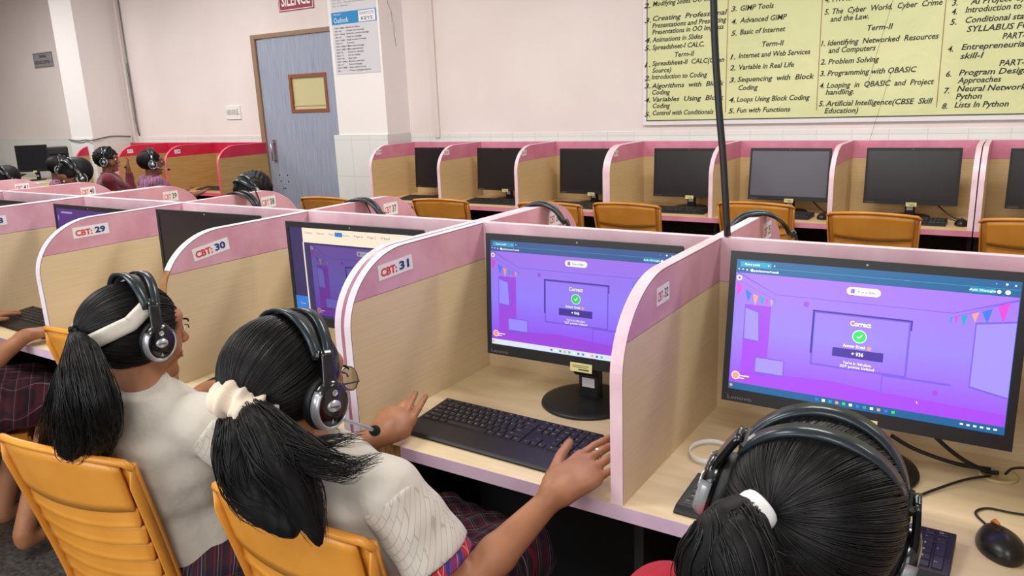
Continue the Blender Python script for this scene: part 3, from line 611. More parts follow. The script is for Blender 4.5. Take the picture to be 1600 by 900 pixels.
def monitor(label, x, yf, zc, yaw=0.0, tilt=.06, kind='off', group=None, screen=None, base=True):
    r = thing('monitor', label, 'monitor', (x - math.sin(yaw) * .045, yf + .045 * math.cos(yaw), ZD + .0002), yaw, group)
    M = Matrix.Translation((0, -.045, zc - ZD)) @ Matrix.Rotation(-tilt, 4, 'X')
    u0, u1, v0, v1 = .024, .972, .052, .915
    X = lambda u: -MW / 2 + u * MW
    Z = lambda v: MH / 2 - v * MH
    b = MB(); b.box((-MW / 2 + .001, .002, -MH / 2 + .001), (MW / 2 - .001, .016, MH / 2 - .001), None, M)
    b.prism([(-.19, -.115), (.19, -.115), (.19, .11), (-.19, .11)], 1, .016, .038, None, M); b.box((-.06, .03, -.10), (.06, .052, .03), None, M)
    b.build('housing', blackp, r, .004)
    b = MB()
    for lo, hi in (((-MW / 2, -.0025, -MH / 2), (X(u0), .004, MH / 2)), ((X(u1), -.0025, -MH / 2), (MW / 2, .004, MH / 2)), ((X(u0), -.0025, Z(v0)), (X(u1), .004, MH / 2)), ((X(u0), -.0025, -MH / 2), (X(u1), .004, Z(v1)))): b.box(lo, hi, None, M)
    bz = b.build('bezel', blackp, r)
    b = MB(); b.text('Lenovo', M @ frame_mat((1, 0, 0), (0, 0, 1), (0, -1, 0), (X(.024), -.0028, Z(.982))), height=.0085, width=.050, bold=.01); b.build('brand_lettering', ink_grey, bz)
    b = MB(); b.box((X(u0), -.0008, Z(v1)), (X(u1), .003, Z(v0)), None, M); sc = b.build('screen', screen or screen_off, r)
    b = MB(); b.lathe([(.0022, 0), (.0022, .0006)], 10, M=M @ Matrix.Translation((0, -.0026, Z(.026))) @ Matrix.Rotation(PI / 2, 4, 'X')); b.build('camera_dot', silver, bz)
    # stand
    b = MB(); b.lathe([(.112, 0), (.115, .003), (.113, .008), (.098, .011), (.03, .013), (.0, .013)], 48, M=Matrix.Translation((0, .0, 0))); b.build('stand_base', blackp, r)
    b = MB(); b.box((-.028, .008, .008), (.028, .034, zc - ZD - .04)); b.prism([(-.005, .07), (.012, .07), (.012, .12), (-.03, .12)], 0, -.034, .034)
    b.build('stand_neck', blackp, r, .004)
    b = MB(); b.box((-.017, .0068, .038), (.017, .0078, .062)); b.build('asset_sticker', paper, r)
    b = MB(); mm = M @ Matrix.Translation((.012, -.0028, -MH / 2 + .002)); b.box((-.028, -.0006, -.012), (.030, 0, .010), 0, mm)
    b.box((-.022, -.0009, .003), (.022, -.0006, .0042), 1, mm); b.box((-.022, -.0009, -.001), (.018, -.0006, .0002), 1, mm); b.box((-.006, -.0009, -.0075), (.022, -.0006, -.0045), 1, mm); b.build('yellow_sticker', [yellow_paper, ink_black], r)
    return r, sc, M
BAR = (22, 92, 142)
def place_picture(o, M, r): o.matrix_local = M
Mset = screen_set('bright', 1.05, BAR); M31 = screen_set('middle', .93, (40, 74, 128)); M30 = screen_set('dim', .60, (214, 200, 178))
m32, s32, MM = monitor('large monitor at the right showing the purple quiz page with + 936', 1.033, -.223, 1.026, -.013, .118, screen=em('screen_backing', (22, 92, 142)))
o = quiz_picture(m32, Mset, '936', '16th'); o.matrix_local = MM
m31, s31, MM = monitor('monitor beside sticker CBT: 31 showing the purple quiz page with + 946', .403, -.167, 1.016, .022, .055, screen=M31[1])
o = quiz_picture(m31, M31, '946', '18th'); o.matrix_local = MM
m30, s30, MM = monitor('monitor behind sticker CBT: 30 showing the dim purple page under a cream browser bar', -.290, -.195, 1.016, .020, .0, screen=em('screen_navy', (46, 40, 84)))
b = MB(); X = lambda u: -MW / 2 + u * MW; Z = lambda v: MH / 2 - v * MH
b.add([(X(.13), -.0022, Z(.052)), (X(.13), -.0022, Z(.19)), (X(.97), -.0022, Z(.19)), (X(.97), -.0022, Z(.052))], [(0, 1, 2, 3)], None, 0)
for k in range(7): b.text(['Quizzes', 'Classes', 'Reports', 'Home', 'Page 4', 'Page 5', 'Mail'][k], frame_mat((1, 0, 0), (0, 0, 1), (0, -1, 0), (X(.15 + k * .095), -.0024, Z(.105))), height=.006, width=.030, mi=1)
b.box((X(.385), -.0023, Z(.115)), (X(.44), -.0022, Z(.075)), 2); b.add([(X(.135), -.0022, Z(.19)), (X(.125), -.0022, Z(.19)), (X(.125), -.0022, Z(.915)), (X(.135), -.0022, Z(.915))], [(0, 1, 2, 3)], None, 0)
b.add([(X(.025), -.0022, Z(.72)), (X(.025), -.0022, Z(.86)), (X(.122), -.0022, Z(.86)), (X(.122), -.0022, Z(.72))], [(0, 1, 2, 3)], None, 2)
b.text('Zoom', frame_mat((1, 0, 0), (0, 0, 1), (0, -1, 0), (X(.06), -.0024, Z(.80))), height=.006, mi=3)
br = b.build('browser_bar', [em('screen_cream', (226, 210, 188)), em('screen_brown', (110, 90, 84)), em('screen_link_blue', (40, 110, 190)), em('screen_soft_white', (180, 180, 200))], m30); br.matrix_local = MM
o = quiz_picture(m30, M30, '912', '20th', sidebar=True); o.matrix_local = MM @ Matrix.Translation((.045, 0, -.014)) @ Matrix.Diagonal((.86, 1, .93, 1))
monitor('black switched-off monitor behind sticker CBT: 29', -.952, -.183, 1.020, .025, .025)
m28, s28, MM = monitor('leftmost near monitor with a dim violet screen, only its top edge above the partition', -1.658, -.179, 1.008, -.017, .041, screen=em('screen_dim_violet', (60, 36, 104)))
b = MB(); b.box((X(.10), -.0013, Z(.11)), (X(.26), -.0009, Z(.09))); b.box((X(.045), -.0013, Z(.20)), (X(.055), -.0009, Z(.14))); o = b.build('screen_picture', em('screen_faint_white', (150, 130, 190)), m28); o.matrix_local = MM
monitor('black monitor mostly hidden behind the booth left of sticker CBT: 28', -2.36, -.19, 1.01, 0, .04)
GM = 'switched-off monitors in the back row'
for k, (x, z, txt_) in enumerate(((-2.535, .980, 'first black monitor from the tiled pillar in the back row'), (-1.93, .978, 'second black monitor from the tiled pillar in the back row'), (-1.22, .975, 'third black monitor from the tiled pillar in the back row'),
                           (-.515, .978, 'black monitor in the back row just left of the hanging cable'), (.105, .980, 'grey-reflecting monitor in the back row just right of the hanging cable'), (.760, .983, 'large black monitor in the back row under the syllabus board, second right of the cable'), (1.444, .981, 'black monitor at the right edge of the photo in the back row'))):
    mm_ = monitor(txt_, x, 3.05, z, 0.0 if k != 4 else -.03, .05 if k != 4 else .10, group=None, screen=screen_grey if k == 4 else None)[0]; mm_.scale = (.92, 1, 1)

# ================================================================ keyboards
def key_geo(w, d, h, ins=.0016):
    b = MB(); vs = [(-w/2, -d/2, 0), (w/2, -d/2, 0), (w/2, d/2, 0), (-w/2, d/2, 0), (-w/2+ins, -d/2+ins, h), (w/2-ins, -d/2+ins, h), (w/2-ins, d/2-ins*.6, h), (-w/2+ins, d/2-ins*.6, h)]
    return b.add(vs, [(0, 3, 2, 1), (4, 5, 6, 7), (0, 1, 5, 4), (1, 2, 6, 5), (2, 3, 7, 6), (3, 0, 4, 7)])
U = .0187
def layout():
    K = []
    def row(x0, y, ws, ls, h=1.0):
        x = x0
        for w, l in zip(ws, ls):
            if l is not None: K.append((x + w / 2, y, w, h, l))
            x += w
    row(0, 5.35, [1, 1, 1, 1, 1, .5, 1, 1, 1, 1, .5, 1, 1, 1, 1], ['Esc', None, 'F1', 'F2', 'F3', None, 'F4', 'F5', 'F6', 'F7', None, 'F8', 'F9', 'F10', 'F11'], .75)
    row(0, 4.25, [1] * 13 + [2], list('`1234567890-=') + ['Bksp'])
    row(0, 3.25, [1.5] + [1] * 12 + [1.5], ['Tab'] + list('QWERTYUIOP[]') + ['\\'])
    row(0, 2.25, [1.75] + [1] * 11 + [2.25], ['Caps'] + list("ASDFGHJKL;'") + ['Enter'])
    row(0, 1.25, [2.25] + [1] * 10 + [2.75], ['Shift'] + list('ZXCVBNM,./') + ['Shift'])
    row(0, .25, [1.25, 1.25, 1.25, 6.25, 1.25, 1.25, 1.25, 1.25], ['Ctrl', 'Fn', 'Alt', '', 'Alt', 'Win', 'Menu', 'Ctrl'])
    row(15.3, 5.35, [1, 1, 1], ['Prt', 'Scr', 'Brk'], .75); row(15.3, 4.25, [1, 1, 1], ['Ins', 'Home', 'PgUp']); row(15.3, 3.25, [1, 1, 1], ['Del', 'End', 'PgDn'])
    row(16.3, 1.25, [1], ['^']); row(15.3, .25, [1, 1, 1], ['<', 'v', '>'])
    row(18.6, 5.35, [1, 1, 1, 1], ['Vol', '+', '-', 'Calc'], .75); row(18.6, 4.25, [1] * 4, ['Num', '/', '*', '-']); row(18.6, 3.25, [1] * 3, list('789')); row(18.6, 2.25, [1] * 3, list('456')); row(18.6, 1.25, [1] * 3, list('123')); row(18.6, .25, [2, 1], ['0', '.'])
    K.append((18.6 + 3.5, 2.75, 1, 2, '+')); K.append((18.6 + 3.5, .75, 1, 2, 'Ent')); return K
LAY = layout(); KX = 22.6 * U; KM = {}
def keyboard(label, x, y, yaw, palm=.055, detail=2, group=None, z=ZD):
    r = thing('keyboard', label, 'keyboard', (x, y, z + .0002), yaw, group); W = KX + .018; D0 = .118
    hf, hb = .012, .024
    b = MB(); yb = D0 / 2 + palm / 2; yf = -yb
    n = 5; rc = .010
    top = [(-W/2, yf), (W/2, yf), (W/2, yb), (-W/2, yb)]
    b.prism([(yf, 0), (yb, 0), (yb, hb - .003), (yb - .004, hb), (yf + palm, hf + .001), (yf + .006, hf - .003), (yf, .005)], 0, -W/2, W/2)
    b.build('base', blackp, r, .003, 2)
    k0y = yf + palm + .010
    slope = (hb - hf - .001) / (yb - yf - palm)
    items = []
    for (kx, ky, kw, kh, l) in LAY:
        X_ = -KX / 2 + kx * U; Y_ = k0y + ky * U * .93; Z_ = hf + .0005 + slope * (Y_ - yf - palm)
        items.append((X_, Y_, Z_, kw, kh, l))
    if detail == 2:
        for i, (X_, Y_, Z_, kw, kh, l) in enumerate(items[:100]):
            key = (round(kw, 2), kh)
            if key not in KM:
                t = key_geo(kw * U - .0022, kh * U * .93 - .0022, .0032).build('key', blackk); KM[key] = t.data; bpy.data.objects.remove(t)
            k = bpy.data.objects.new('key', KM[key]); link(k, r); k.location = (X_, Y_, Z_); k.rotation_euler = (math.atan(slope), 0, 0)
        rest = items[100:]
    else: rest = items
    if rest:
        b = MB()
        for (X_, Y_, Z_, kw, kh, l) in rest:
            g = key_geo(kw * U - .0022, kh * U * .93 - .0022, .0032); b.add(g.v, g.f, Matrix.Translation((X_, Y_, Z_)) @ Matrix.Rotation(math.atan(slope), 4, 'X'))
        kk = b.build('keys', blackk, r)
        if detail >= 1: kk['kind'] = 'stuff'
    if detail >= 1:
        b = MB()
        for (X_, Y_, Z_, kw, kh, l) in items:
            if l: 
                h = .0042 if len(l) == 1 else .0026
                b.text(l, Matrix.Translation((X_ - kw * U * .28, Y_ - .001, Z_ + .0034)) @ Matrix.Rotation(math.atan(slope), 4, 'X'), height=h, bold=.02)
        b.build('key_legends', legend, r)
    return r
kb31 = keyboard('black keyboard under the hands of the girl with the scrunchie', .322, -.398, -.028, palm=.062)
kb32 = keyboard('black keyboard behind the head of the child in red, with a mouse to its right', 1.002, -.452, -.012, palm=.014)
keyboard('black keyboard in the booth left of sticker CBT: 29', -1.74, -.385, -.03, detail=1)
keyboard('black keyboard in the booth between stickers CBT: 30 and CBT: 31', -.385, -.43, 0.0, detail=1)
kbw = keyboard('black keyboard in front of the first monitor from the tiled pillar', -2.56, 2.90, 0, detail=0, palm=.03)
for (x, t) in ((-1.93, 'black keyboard in front of the second monitor from the tiled pillar'), (-1.24, 'black keyboard in front of the third monitor from the tiled pillar'), (-.56, 'black keyboard in front of the back-row monitor left of the hanging cable'),
               (.06, 'black keyboard in front of the grey-reflecting back-row monitor'), (.74, 'black keyboard in front of the back-row monitor second right of the cable'), (1.42, 'black keyboard at the right edge of the photo in the back row')):
    dup(kbw, t, None, (x, 2.90, ZD + .0002), random.uniform(-.03, .03))
keyboard('black keyboard on the crimson booth desk left of the door', -5.1, 2.92, .1, detail=0, palm=.03)

# ================================================================ mice
def mouse(label, x, y, yaw, cable, s=1.0):
    r = thing('computer_mouse', label, 'mouse', (x, y, ZD + .0002), yaw)
    L, Wd, Hh = .058, .031, .036
    def P(u, v):
        a = u * 2 * PI; e = v * PI / 2; k = math.cos(e)
        yy = math.sin(a) * L * k; ww = Wd * (1 - .16 * (math.sin(a)) + .0) * (1 - .10 * math.cos(2 * a + PI))
        return (math.cos(a) * ww * k, yy - .006 * math.sin(e), .004 + math.sin(e) * (Hh - .004) * (1 - .10 * math.sin(a)))
    nu, nv = 40, 12; vs = []
    for j in range(nv + 1):
        for i in range(nu): vs.append(P(i / nu, j / nv))
    fs = [(j * nu + i, j * nu + (i + 1) % nu, (j + 1) * nu + (i + 1) % nu, (j + 1) * nu + i) for j in range(nv) for i in range(nu)]
    n0 = len(vs); vs += [(p[0] * .96, p[1] * .96, 0) for p in vs[:nu]]; fs += [(n0 + i, n0 + (i + 1) % nu, (i + 1) % nu, i) for i in range(nu)]; fs.append(tuple(n0 + nu - 1 - i for i in range(nu)))
    b = MB(); b.add(vs, fs, None, None, True); b.build('shell', mat('satin_black_mouse', rgb(20, 21, 24), .33), r)
    b = MB(); b.tube([(0, .012, .037), (0, .030, .0325), (0, .045, .022)], [.0022, .0034, .0022], 8); b.build('scroll_wheel', mat('orange_wheel', rgb(222, 128, 46), .5) if s == 1.0 else blackg, r)
    b = MB(); b.tube([(0, .02, .0365), (0, .03, .034), (0, .044, .024), (0, .056, .010)], .0005, 4); b.build('button_seam', gap_dark, r)
    if cable:
        inv = (Matrix.Translation((x, y, ZD)) @ Matrix.Rotation(yaw, 4, 'Z')).inverted()
        b = MB(); b.tube([inv @ Vector(p) for p in spline(cable, 8)], .0021, 6); b.build('cable', blackp, r)
    return r
mz = ZD + .0026
mouse('black mouse with an orange wheel on the right-hand desk', 1.283, -.362, .30, [(1.270, -.312, ZD + .010), (1.262, -.295, mz), (1.245, -.262, mz), (1.262, -.235, mz), (1.30, -.232, mz), (1.36, -.222, mz)])
mouse('small black mouse beside the grey-reflecting back-row monitor', .345, 2.90, 0, [(.345, 2.958, ZD + .01), (.36, 2.99, mz), (.35, 3.06, mz)], .9)
mouse('small black mouse beside the back-row monitor second right of the cable', 1.03, 2.90, 0, [(1.03, 2.958, ZD + .01), (1.01, 3.0, mz), (.96, 3.08, mz)], .9)

# ================================================================ loose cables and the white band
def cable(label, pts, r=.0032, m=None): b = MB(); b.tube(spline(pts, 8), r, 8); return tag(b.build('cable', m or blackp), label, 'cable')
cable('thick black monitor cable drooping into the right-hand desk grommet', [(1.10, -.13, .90), (1.14, -.12, .845), (1.20, -.10, .785), (1.25, -.09, .7585), (1.275, -.085, .7565)], .0042)
cable('black power cable lying from the monitor stand to the right-hand grommet', [(1.085, -.10, .80), (1.13, -.09, .775), (1.20, -.08, .757), (1.262, -.078, .7575)], .0042)
cable('thin black keyboard cable curving across the right-hand desk to the grommet', [(1.05, -.362, .7535), (1.12, -.30, .7535), (1.17, -.22, .7545), (1.22, -.155, .760), (1.262, -.105, .7565)], .0025)
cable('thin black cable rising right from the right-hand grommet', [(1.285, -.085, .7560), (1.30, -.075, .768), (1.34, -.07, .770), (1.40, -.09, .7535)], .0025)
cable('thin keyboard cable beside the divider with sticker CBT 32', [(.545, -.315, .7535), (.58, -.27, .7535), (.63, -.22, .7535), (.655, -.15, .7535)], .0022)
cable('video cable hanging behind the grey-reflecting back-row monitor', [(.16, 3.12, .90), (.24, 3.10, .82), (.31, 3.08, .765), (.36, 3.10, .7545)], .004)
cable('power cable hanging behind the back-row monitor second right of the cable', [(.82, 3.12, .90), (.90, 3.10, .82), (.98, 3.06, .765), (1.04, 3.04, .7545)], .004)
b = MB(); n = 44; prof = []
for k in range(n): a = 2 * PI * k / n; prof.append((.760 + .040 * math.cos(a), -.255 + .052 * math.sin(a)))
vs = []
for (x, y) in prof: vs += [(x, y, ZD + .0006), (x, y, ZD + .0126)]
inn = [(.760 + (x - .760) * .95, -.255 + (y + .255) * .95) for x, y in prof]
for (x, y) in inn: vs += [(x, y, ZD + .0006), (x, y, ZD + .0126)]
fs = []
for k in range(n): k2 = (k + 1) % n; N = 2 * n; fs += [(2*k, 2*k2, 2*k2+1, 2*k+1), (N+2*k, N+2*k+1, N+2*k2+1, N+2*k2), (2*k+1, 2*k2+1, N+2*k2+1, N+2*k+1), (2*k, N+2*k, N+2*k2, 2*k2)]
b.add(vs, fs, None, None, True); tag(b.build('wrist_band', white_plastic), 'white plastic wrist band lying on the desk beside the CBT 32 divider', 'band')

# ================================================================ chairs
def chair(label, x, y, rz, m, group=None, sd=0):
    """armless moulded chair: origin under the seat centre, back towards -y"""
    r = thing('plastic_chair', label, 'chair', (x, y, 0), rz, group)
    ZB = .85; z0 = .425
    yb = lambda z: -.185 - .095 * max(0, (z - z0) / (ZB - z0)) ** 1.15
    hw = lambda z: .178 + .020 * (z - z0) / (ZB - z0)
    crown = lambda u: .016 * (1 - u * u)
    def Pk(u, z, off=0.0):       # u -1..1 across, concave towards the sitter
        return (u * hw(z), yb(z) + .030 * (abs(u) ** 2.2) - off, z)
    b = MB()
    b.slab(lambda u, v: (lambda uu: (uu * (.186 + .012 * math.sin(v * PI)), -.19 + v * .40, .432 - .018 * math.cos(uu * PI / 2) * math.sin(v * PI) - (.018 * max(0, v - .85) / .15)))(2 * u - 1), 14, 14, .012)
    b.build('seat', m, r)
    b = MB(); b.prism([(-.186, .385), (.186, .385), (.186, .42), (-.186, .42)], 1, .195, .207); 
    for sx in (-1, 1): b.box((sx * .186 - .006, -.17, .385), (sx * .186 + .006, .2, .42))
    b.build('seat_apron', m, r)
    # top rail with rolled lip, then louvre slats
    b = MB(); zt = ZB - .115
    b.slab(lambda u, v: Pk(-(2 * u - 1) * .86, zt + (ZB - .006 - zt + crown(2 * u - 1)) * v - .012 * (1 - v) * (1 - (2 * u - 1) ** 2), .004 * (1 - v)), 16, 6, .007)
    b.build('top_panel', m, r)
    b = MB(); b.tube([tuple(Vector(Pk(u_, ZB + crown(u_) - (.012 if abs(u_) > .97 else 0))) + Vector((0, -.002, 0))) for u_ in [k / 12 - 1 for k in range(25)]], [.0085 if 0 < k < 24 else .007 for k in range(25)], 8)
    b.build('top_rail', m, r)
    n = 6; zs0 = z0 + .035; step = (zt - zs0) / n
    for k in range(n):
        zl = zs0 + k * step; b = MB()
        b.slab(lambda u, v: Pk(-(2 * u - 1) * .86, zl + .002 + (step * .985) * v - .014 * (1 - (2 * u - 1) ** 2), .007 * (1 - v) + (.004 if v < .12 else 0) - .002), 14, 5, .006); b.build('slat', m, r)
    for sx in (-1, 1):
        b = MB()
        # flat outer stile that runs on down as the rear leg
        def Q(u, v):
            z = ZB - .004 - v * (ZB - .004)
            if z > z0: ww = .036; c = Pk(sx, z); x_ = c[0] - sx * (1 - u) * ww * (1.0) ; y_ = c[1] - .006 * (1 - u)
            else:
                t = (z0 - z) / z0; c = Pk(sx, z0); x_ = c[0] - sx * (1 - u) * (.036 - .008 * t) + sx * .03 * t; y_ = c[1] - .07 * t
            return (x_, y_, z)
        if sx > 0: b.slab(lambda u, v: Q(1 - u, v), 3, 18, .010)
        else: b.slab(lambda u, v: Q(u, v), 3, 18, .010)
        # inner return flange of the stile
        vs = []
        for k in range(19):
            z = ZB - .006 - k / 18 * (ZB - .006)
            q = Q(1, k / 18); vs.append(q); vs.append((q[0], q[1] - (.022 if z < ZB - .05 else .006), q[2]))
            vs.append((q[0] - sx * .005, q[1], q[2])); vs.append((q[0] - sx * .005, q[1] - (.022 if z < ZB - .05 else .006), q[2]))
        fs = []
        for k in range(18):
            a = 4 * k; fs += [(a, a + 1, a + 5, a + 4), (a + 2, a + 6, a + 7, a + 3), (a + 1, a + 3, a + 7, a + 5), (a, a + 4, a + 6, a + 2)]
        fs += [(0, 2, 3, 1), (72, 73, 75, 74)]
        if sx < 0: fs = [tuple(reversed(f)) for f in fs]
        b.add(vs, fs, None, None, True); b.build('back_stile', m, r)
        b = MB()
        b.prism([(.198, .0), (.222, 0), (.205, .40), (.158, .40)], 0, sx * .184 - .004, sx * .184 + .004); b.prism([(sx * .188, 0), (sx * .164, 0), (sx * .141, .40), (sx * .188, .40)], 1, .205, .212); b.build('front_leg', m, r)
    return r
chair('orange slatted chair at the lower left, behind the girl with the ponytail and headband', -.372, -.768, .15, orange).scale = (1, 1, .985)
chair('orange slatted chair at the bottom, behind the girl with the scrunchie', .268, -.705, -.01, orange).scale = (1, 1, .982)
chair('orange chair under the child in red', 1.08, -.80, 0, orange)
chair('orange chair at the left edge behind the long ponytail, tucked in', -1.10, -.31, .06, orange)
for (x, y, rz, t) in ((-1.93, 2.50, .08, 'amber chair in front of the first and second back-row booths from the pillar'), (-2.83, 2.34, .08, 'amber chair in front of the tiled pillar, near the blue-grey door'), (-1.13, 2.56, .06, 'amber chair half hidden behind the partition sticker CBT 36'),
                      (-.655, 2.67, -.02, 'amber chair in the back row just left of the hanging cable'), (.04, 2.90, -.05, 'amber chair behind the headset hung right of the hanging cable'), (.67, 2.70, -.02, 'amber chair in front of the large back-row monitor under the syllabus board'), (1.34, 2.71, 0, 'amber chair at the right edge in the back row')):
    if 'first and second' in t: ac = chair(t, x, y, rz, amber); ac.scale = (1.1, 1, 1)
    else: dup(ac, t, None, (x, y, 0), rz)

# ================================================================ smooth bodies: blended distance fields turned into meshes
class Field:
    def __init__(s, lo, hi, h):
        s.h = h; s.lo = np.array(lo, float); n = np.ceil((np.array(hi) - s.lo) / h).astype(int) + 1; s.n = n
        s.F = np.full(tuple(n), 1.0, np.float32)
        s.ax = [(s.lo[i] + h * np.arange(n[i])).astype(np.float32) for i in range(3)]
    def _w(s, lo, hi):
        a = np.maximum(((np.array(lo) - s.lo) / s.h).astype(int), 0); b = np.minimum(((np.array(hi) - s.lo) / s.h).astype(int) + 2, s.n)
        return a, b
    def put(s, fn, lo, hi, k=0.0, cut=False):
        m = k + 4 * s.h; a, b = s._w(np.array(lo) - m, np.array(hi) + m)
        if (b <= a).any(): return s
        X = s.ax[0][a[0]:b[0], None, None]; Y = s.ax[1][None, a[1]:b[1], None]; Z = s.ax[2][None, None, a[2]:b[2]]
        d = fn(X, Y, Z).astype(np.float32); W = s.F[a[0]:b[0], a[1]:b[1], a[2]:b[2]]
        if cut: d = -d; r = np.maximum(W, d)
        else:
            r = np.minimum(W, d)
            if k > 0: t = np.maximum(k - np.abs(W - d), 0) / k; r = r - t * t * k * .25
        W[...] = r; return s
    def cone(s, p, q, r1, r2, k=0.0, sq=None, cut=False):
        p = np.array(p, float); q = np.array(q, float); d = q - p; L = max(float(d @ d), 1e-9); R = max(r1, r2)
        def fn(X, Y, Z):
            x, y, z = X - p[0], Y - p[1], Z - p[2]; t = np.clip((x * d[0] + y * d[1] + z * d[2]) / L, 0, 1)
            return np.sqrt((x - t * d[0]) ** 2 + (y - t * d[1]) ** 2 + (z - t * d[2]) ** 2) - (r1 + (r2 - r1) * t)
        return s.put(fn, np.minimum(p, q) - R, np.maximum(p, q) + R, k, cut)
    def ell(s, c, r, M=None, k=0.0, cut=False):
        c = np.array(c, float); r = np.array(r, float); A = np.eye(3) if M is None else np.array(M.to_3x3()).T; R = r.max()
        def fn(X, Y, Z):
            x, y, z = X - c[0], Y - c[1], Z - c[2]; u = [(A[i, 0] * x + A[i, 1] * y + A[i, 2] * z) for i in range(3)]
            k0 = np.sqrt(sum((u[i] / r[i]) ** 2 for i in range(3))); k1 = np.sqrt(sum((u[i] / r[i] ** 2) ** 2 for i in range(3)))
            return k0 * (k0 - 1) / np.maximum(k1, 1e-6)
        return s.put(fn, c - R, c + R, k, cut)
    def plane(s, p, n, soft=0.0):
        """removes what lies on the side n points to"""
        n = np.array(n, float); n /= np.linalg.norm(n); p = np.array(p, float)
        d = s.ax[0][:, None, None] * n[0] + s.ax[1][None, :, None] * n[1] + s.ax[2][None, None, :] * n[2] - p @ n
        s.F = np.maximum(s.F, d.astype(np.float32)); return s
    def wave(s, amp, fn):
        m = np.abs(s.F) < .03; i, j, k = np.nonzero(m)
        s.F[i, j, k] += (amp * fn(s.ax[0][i], s.ax[1][j], s.ax[2][k])).astype(np.float32); return s
    def mesh(s):
        F = s.F; F[0] = F[-1] = 1; F[:, 0] = F[:, -1] = 1; F[:, :, 0] = F[:, :, -1] = 1
        S = (F < 0); c = np.zeros(tuple(s.n - 1), np.int8)
        for dx in (0, 1):
            for dy in (0, 1):
                for dz in (0, 1): c += S[dx:S.shape[0] - 1 + dx, dy:S.shape[1] - 1 + dy, dz:S.shape[2] - 1 + dz]
        act = (c > 0) & (c < 8); I, J, K = np.nonzero(act); idx = np.full(act.shape, -1, np.int64); idx[I, J, K] = np.arange(len(I))
        P = np.zeros((len(I), 3)); C = np.zeros(len(I)); cs = [(a, b_, c_) for a in (0, 1) for b_ in (0, 1) for c_ in (0, 1)]
        for a in cs:
            for ax in range(3):
                if a[ax]: continue
                b_ = list(a); b_[ax] = 1
                f0 = F[I + a[0], J + a[1], K + a[2]]; f1 = F[I + b_[0], J + b_[1], K + b_[2]]; x = (f0 < 0) != (f1 < 0)
                t = np.where(x, f0 / np.where(x, f0 - f1, 1), 0)
                p = np.tile(np.array(a, float), (len(I), 1)); p[:, ax] = t
                P[x] += p[x]; C[x] += 1
        P = P / C[:, None]; V = s.lo + (np.stack([I, J, K], 1) + P) * s.h
        Q = []
        for ax in range(3):
            o1, o2 = [(1, 2), (2, 0), (0, 1)][ax]
            sl0 = [slice(1, -1)] * 3; sl0[ax] = slice(0, -1); sl1 = [slice(1, -1)] * 3; sl1[ax] = slice(1, None)
            a = S[tuple(sl0)]; b_ = S[tuple(sl1)]; i, j, k = np.nonzero(a != b_); sg = a[i, j, k]
            g = np.stack([i, j, k], 1) + 1; g[:, ax] -= 1
            def cell(d1, d2):
                h_ = g.copy(); h_[:, o1] -= d1; h_[:, o2] -= d2; return idx[h_[:, 0], h_[:, 1], h_[:, 2]]
            q = np.stack([cell(1, 1), cell(0, 1), cell(0, 0), cell(1, 0)], 1); q[~sg] = q[~sg][:, ::-1]; Q.append(q)
        return V, np.concatenate(Q)
    def build(s, name, m, parent=None, offset=(0, 0, 0), relax=1):
        V, Q = s.mesh(); me = bpy.data.meshes.new(name)
        for _ in range(relax):
            A = np.zeros_like(V); c = np.zeros(len(V))
            for a, b_ in ((0, 1), (1, 2), (2, 3), (3, 0)):
                for k in range(3): A[:, k] += np.bincount(Q[:, a], V[Q[:, b_], k], len(V)) + np.bincount(Q[:, b_], V[Q[:, a], k], len(V))
                c += np.bincount(Q[:, a], minlength=len(V)) + np.bincount(Q[:, b_], minlength=len(V))
            V = V * .5 + .5 * A / np.maximum(c, 1)[:, None]
        V = V - np.array(offset); me.vertices.add(len(V)); me.vertices.foreach_set('co', V.ravel().astype(np.float32))
        me.loops.add(Q.size); me.loops.foreach_set('vertex_index', Q.ravel().astype(np.int32)); me.polygons.add(len(Q))
        me.polygons.foreach_set('loop_start', (np.arange(len(Q)) * 4).astype(np.int32)); me.polygons.foreach_set('use_smooth', np.ones(len(Q), bool))
        me.update(calc_edges=True); me.validate(); me.materials.append(m)
        return link(bpy.data.objects.new(name, me), parent)

def strands(name, paths, r, m, parent, offset=(0, 0, 0)):
    """many thin tapering hairs as one mesh; paths: array (n, k, 3)"""
    P_ = np.asarray(paths, float); n, k, _ = P_.shape
    T_ = np.gradient(P_, axis=1); T_ /= np.maximum(np.linalg.norm(T_, axis=2, keepdims=True), 1e-9)
    ref = rng.normal(size=(n, 1, 3)); A = np.cross(T_, ref); A /= np.maximum(np.linalg.norm(A, axis=2, keepdims=True), 1e-9); B = np.cross(T_, A)
    tt = np.linspace(0, 1, k); rad = r * (1 - .75 * tt ** 3)[None, :, None] * rng.uniform(.6, 1.3, (n, 1, 1)); V = []
    for a in (0, 2 * PI / 3, 4 * PI / 3): V.append(P_ + (A * math.cos(a) + B * math.sin(a)) * rad)
    V = np.stack(V, 2).reshape(-1, 3) - np.array(offset)
    s0 = (np.arange(n)[:, None] * k + np.arange(k - 1)[None, :]).ravel() * 3; Q = []
    for a in range(3): b_ = (a + 1) % 3; Q.append(np.stack([s0 + a, s0 + b_, s0 + 3 + b_, s0 + 3 + a], 1))
    Q = np.concatenate(Q); me = bpy.data.meshes.new(name); me.vertices.add(len(V)); me.vertices.foreach_set('co', V.ravel().astype(np.float32))
    me.loops.add(Q.size); me.loops.foreach_set('vertex_index', Q.ravel().astype(np.int32)); me.polygons.add(len(Q))
    me.polygons.foreach_set('loop_start', (np.arange(len(Q)) * 4).astype(np.int32)); me.polygons.foreach_set('use_smooth', np.ones(len(Q), bool))
    me.update(calc_edges=True); me.materials.append(m); return link(bpy.data.objects.new(name, me), parent)
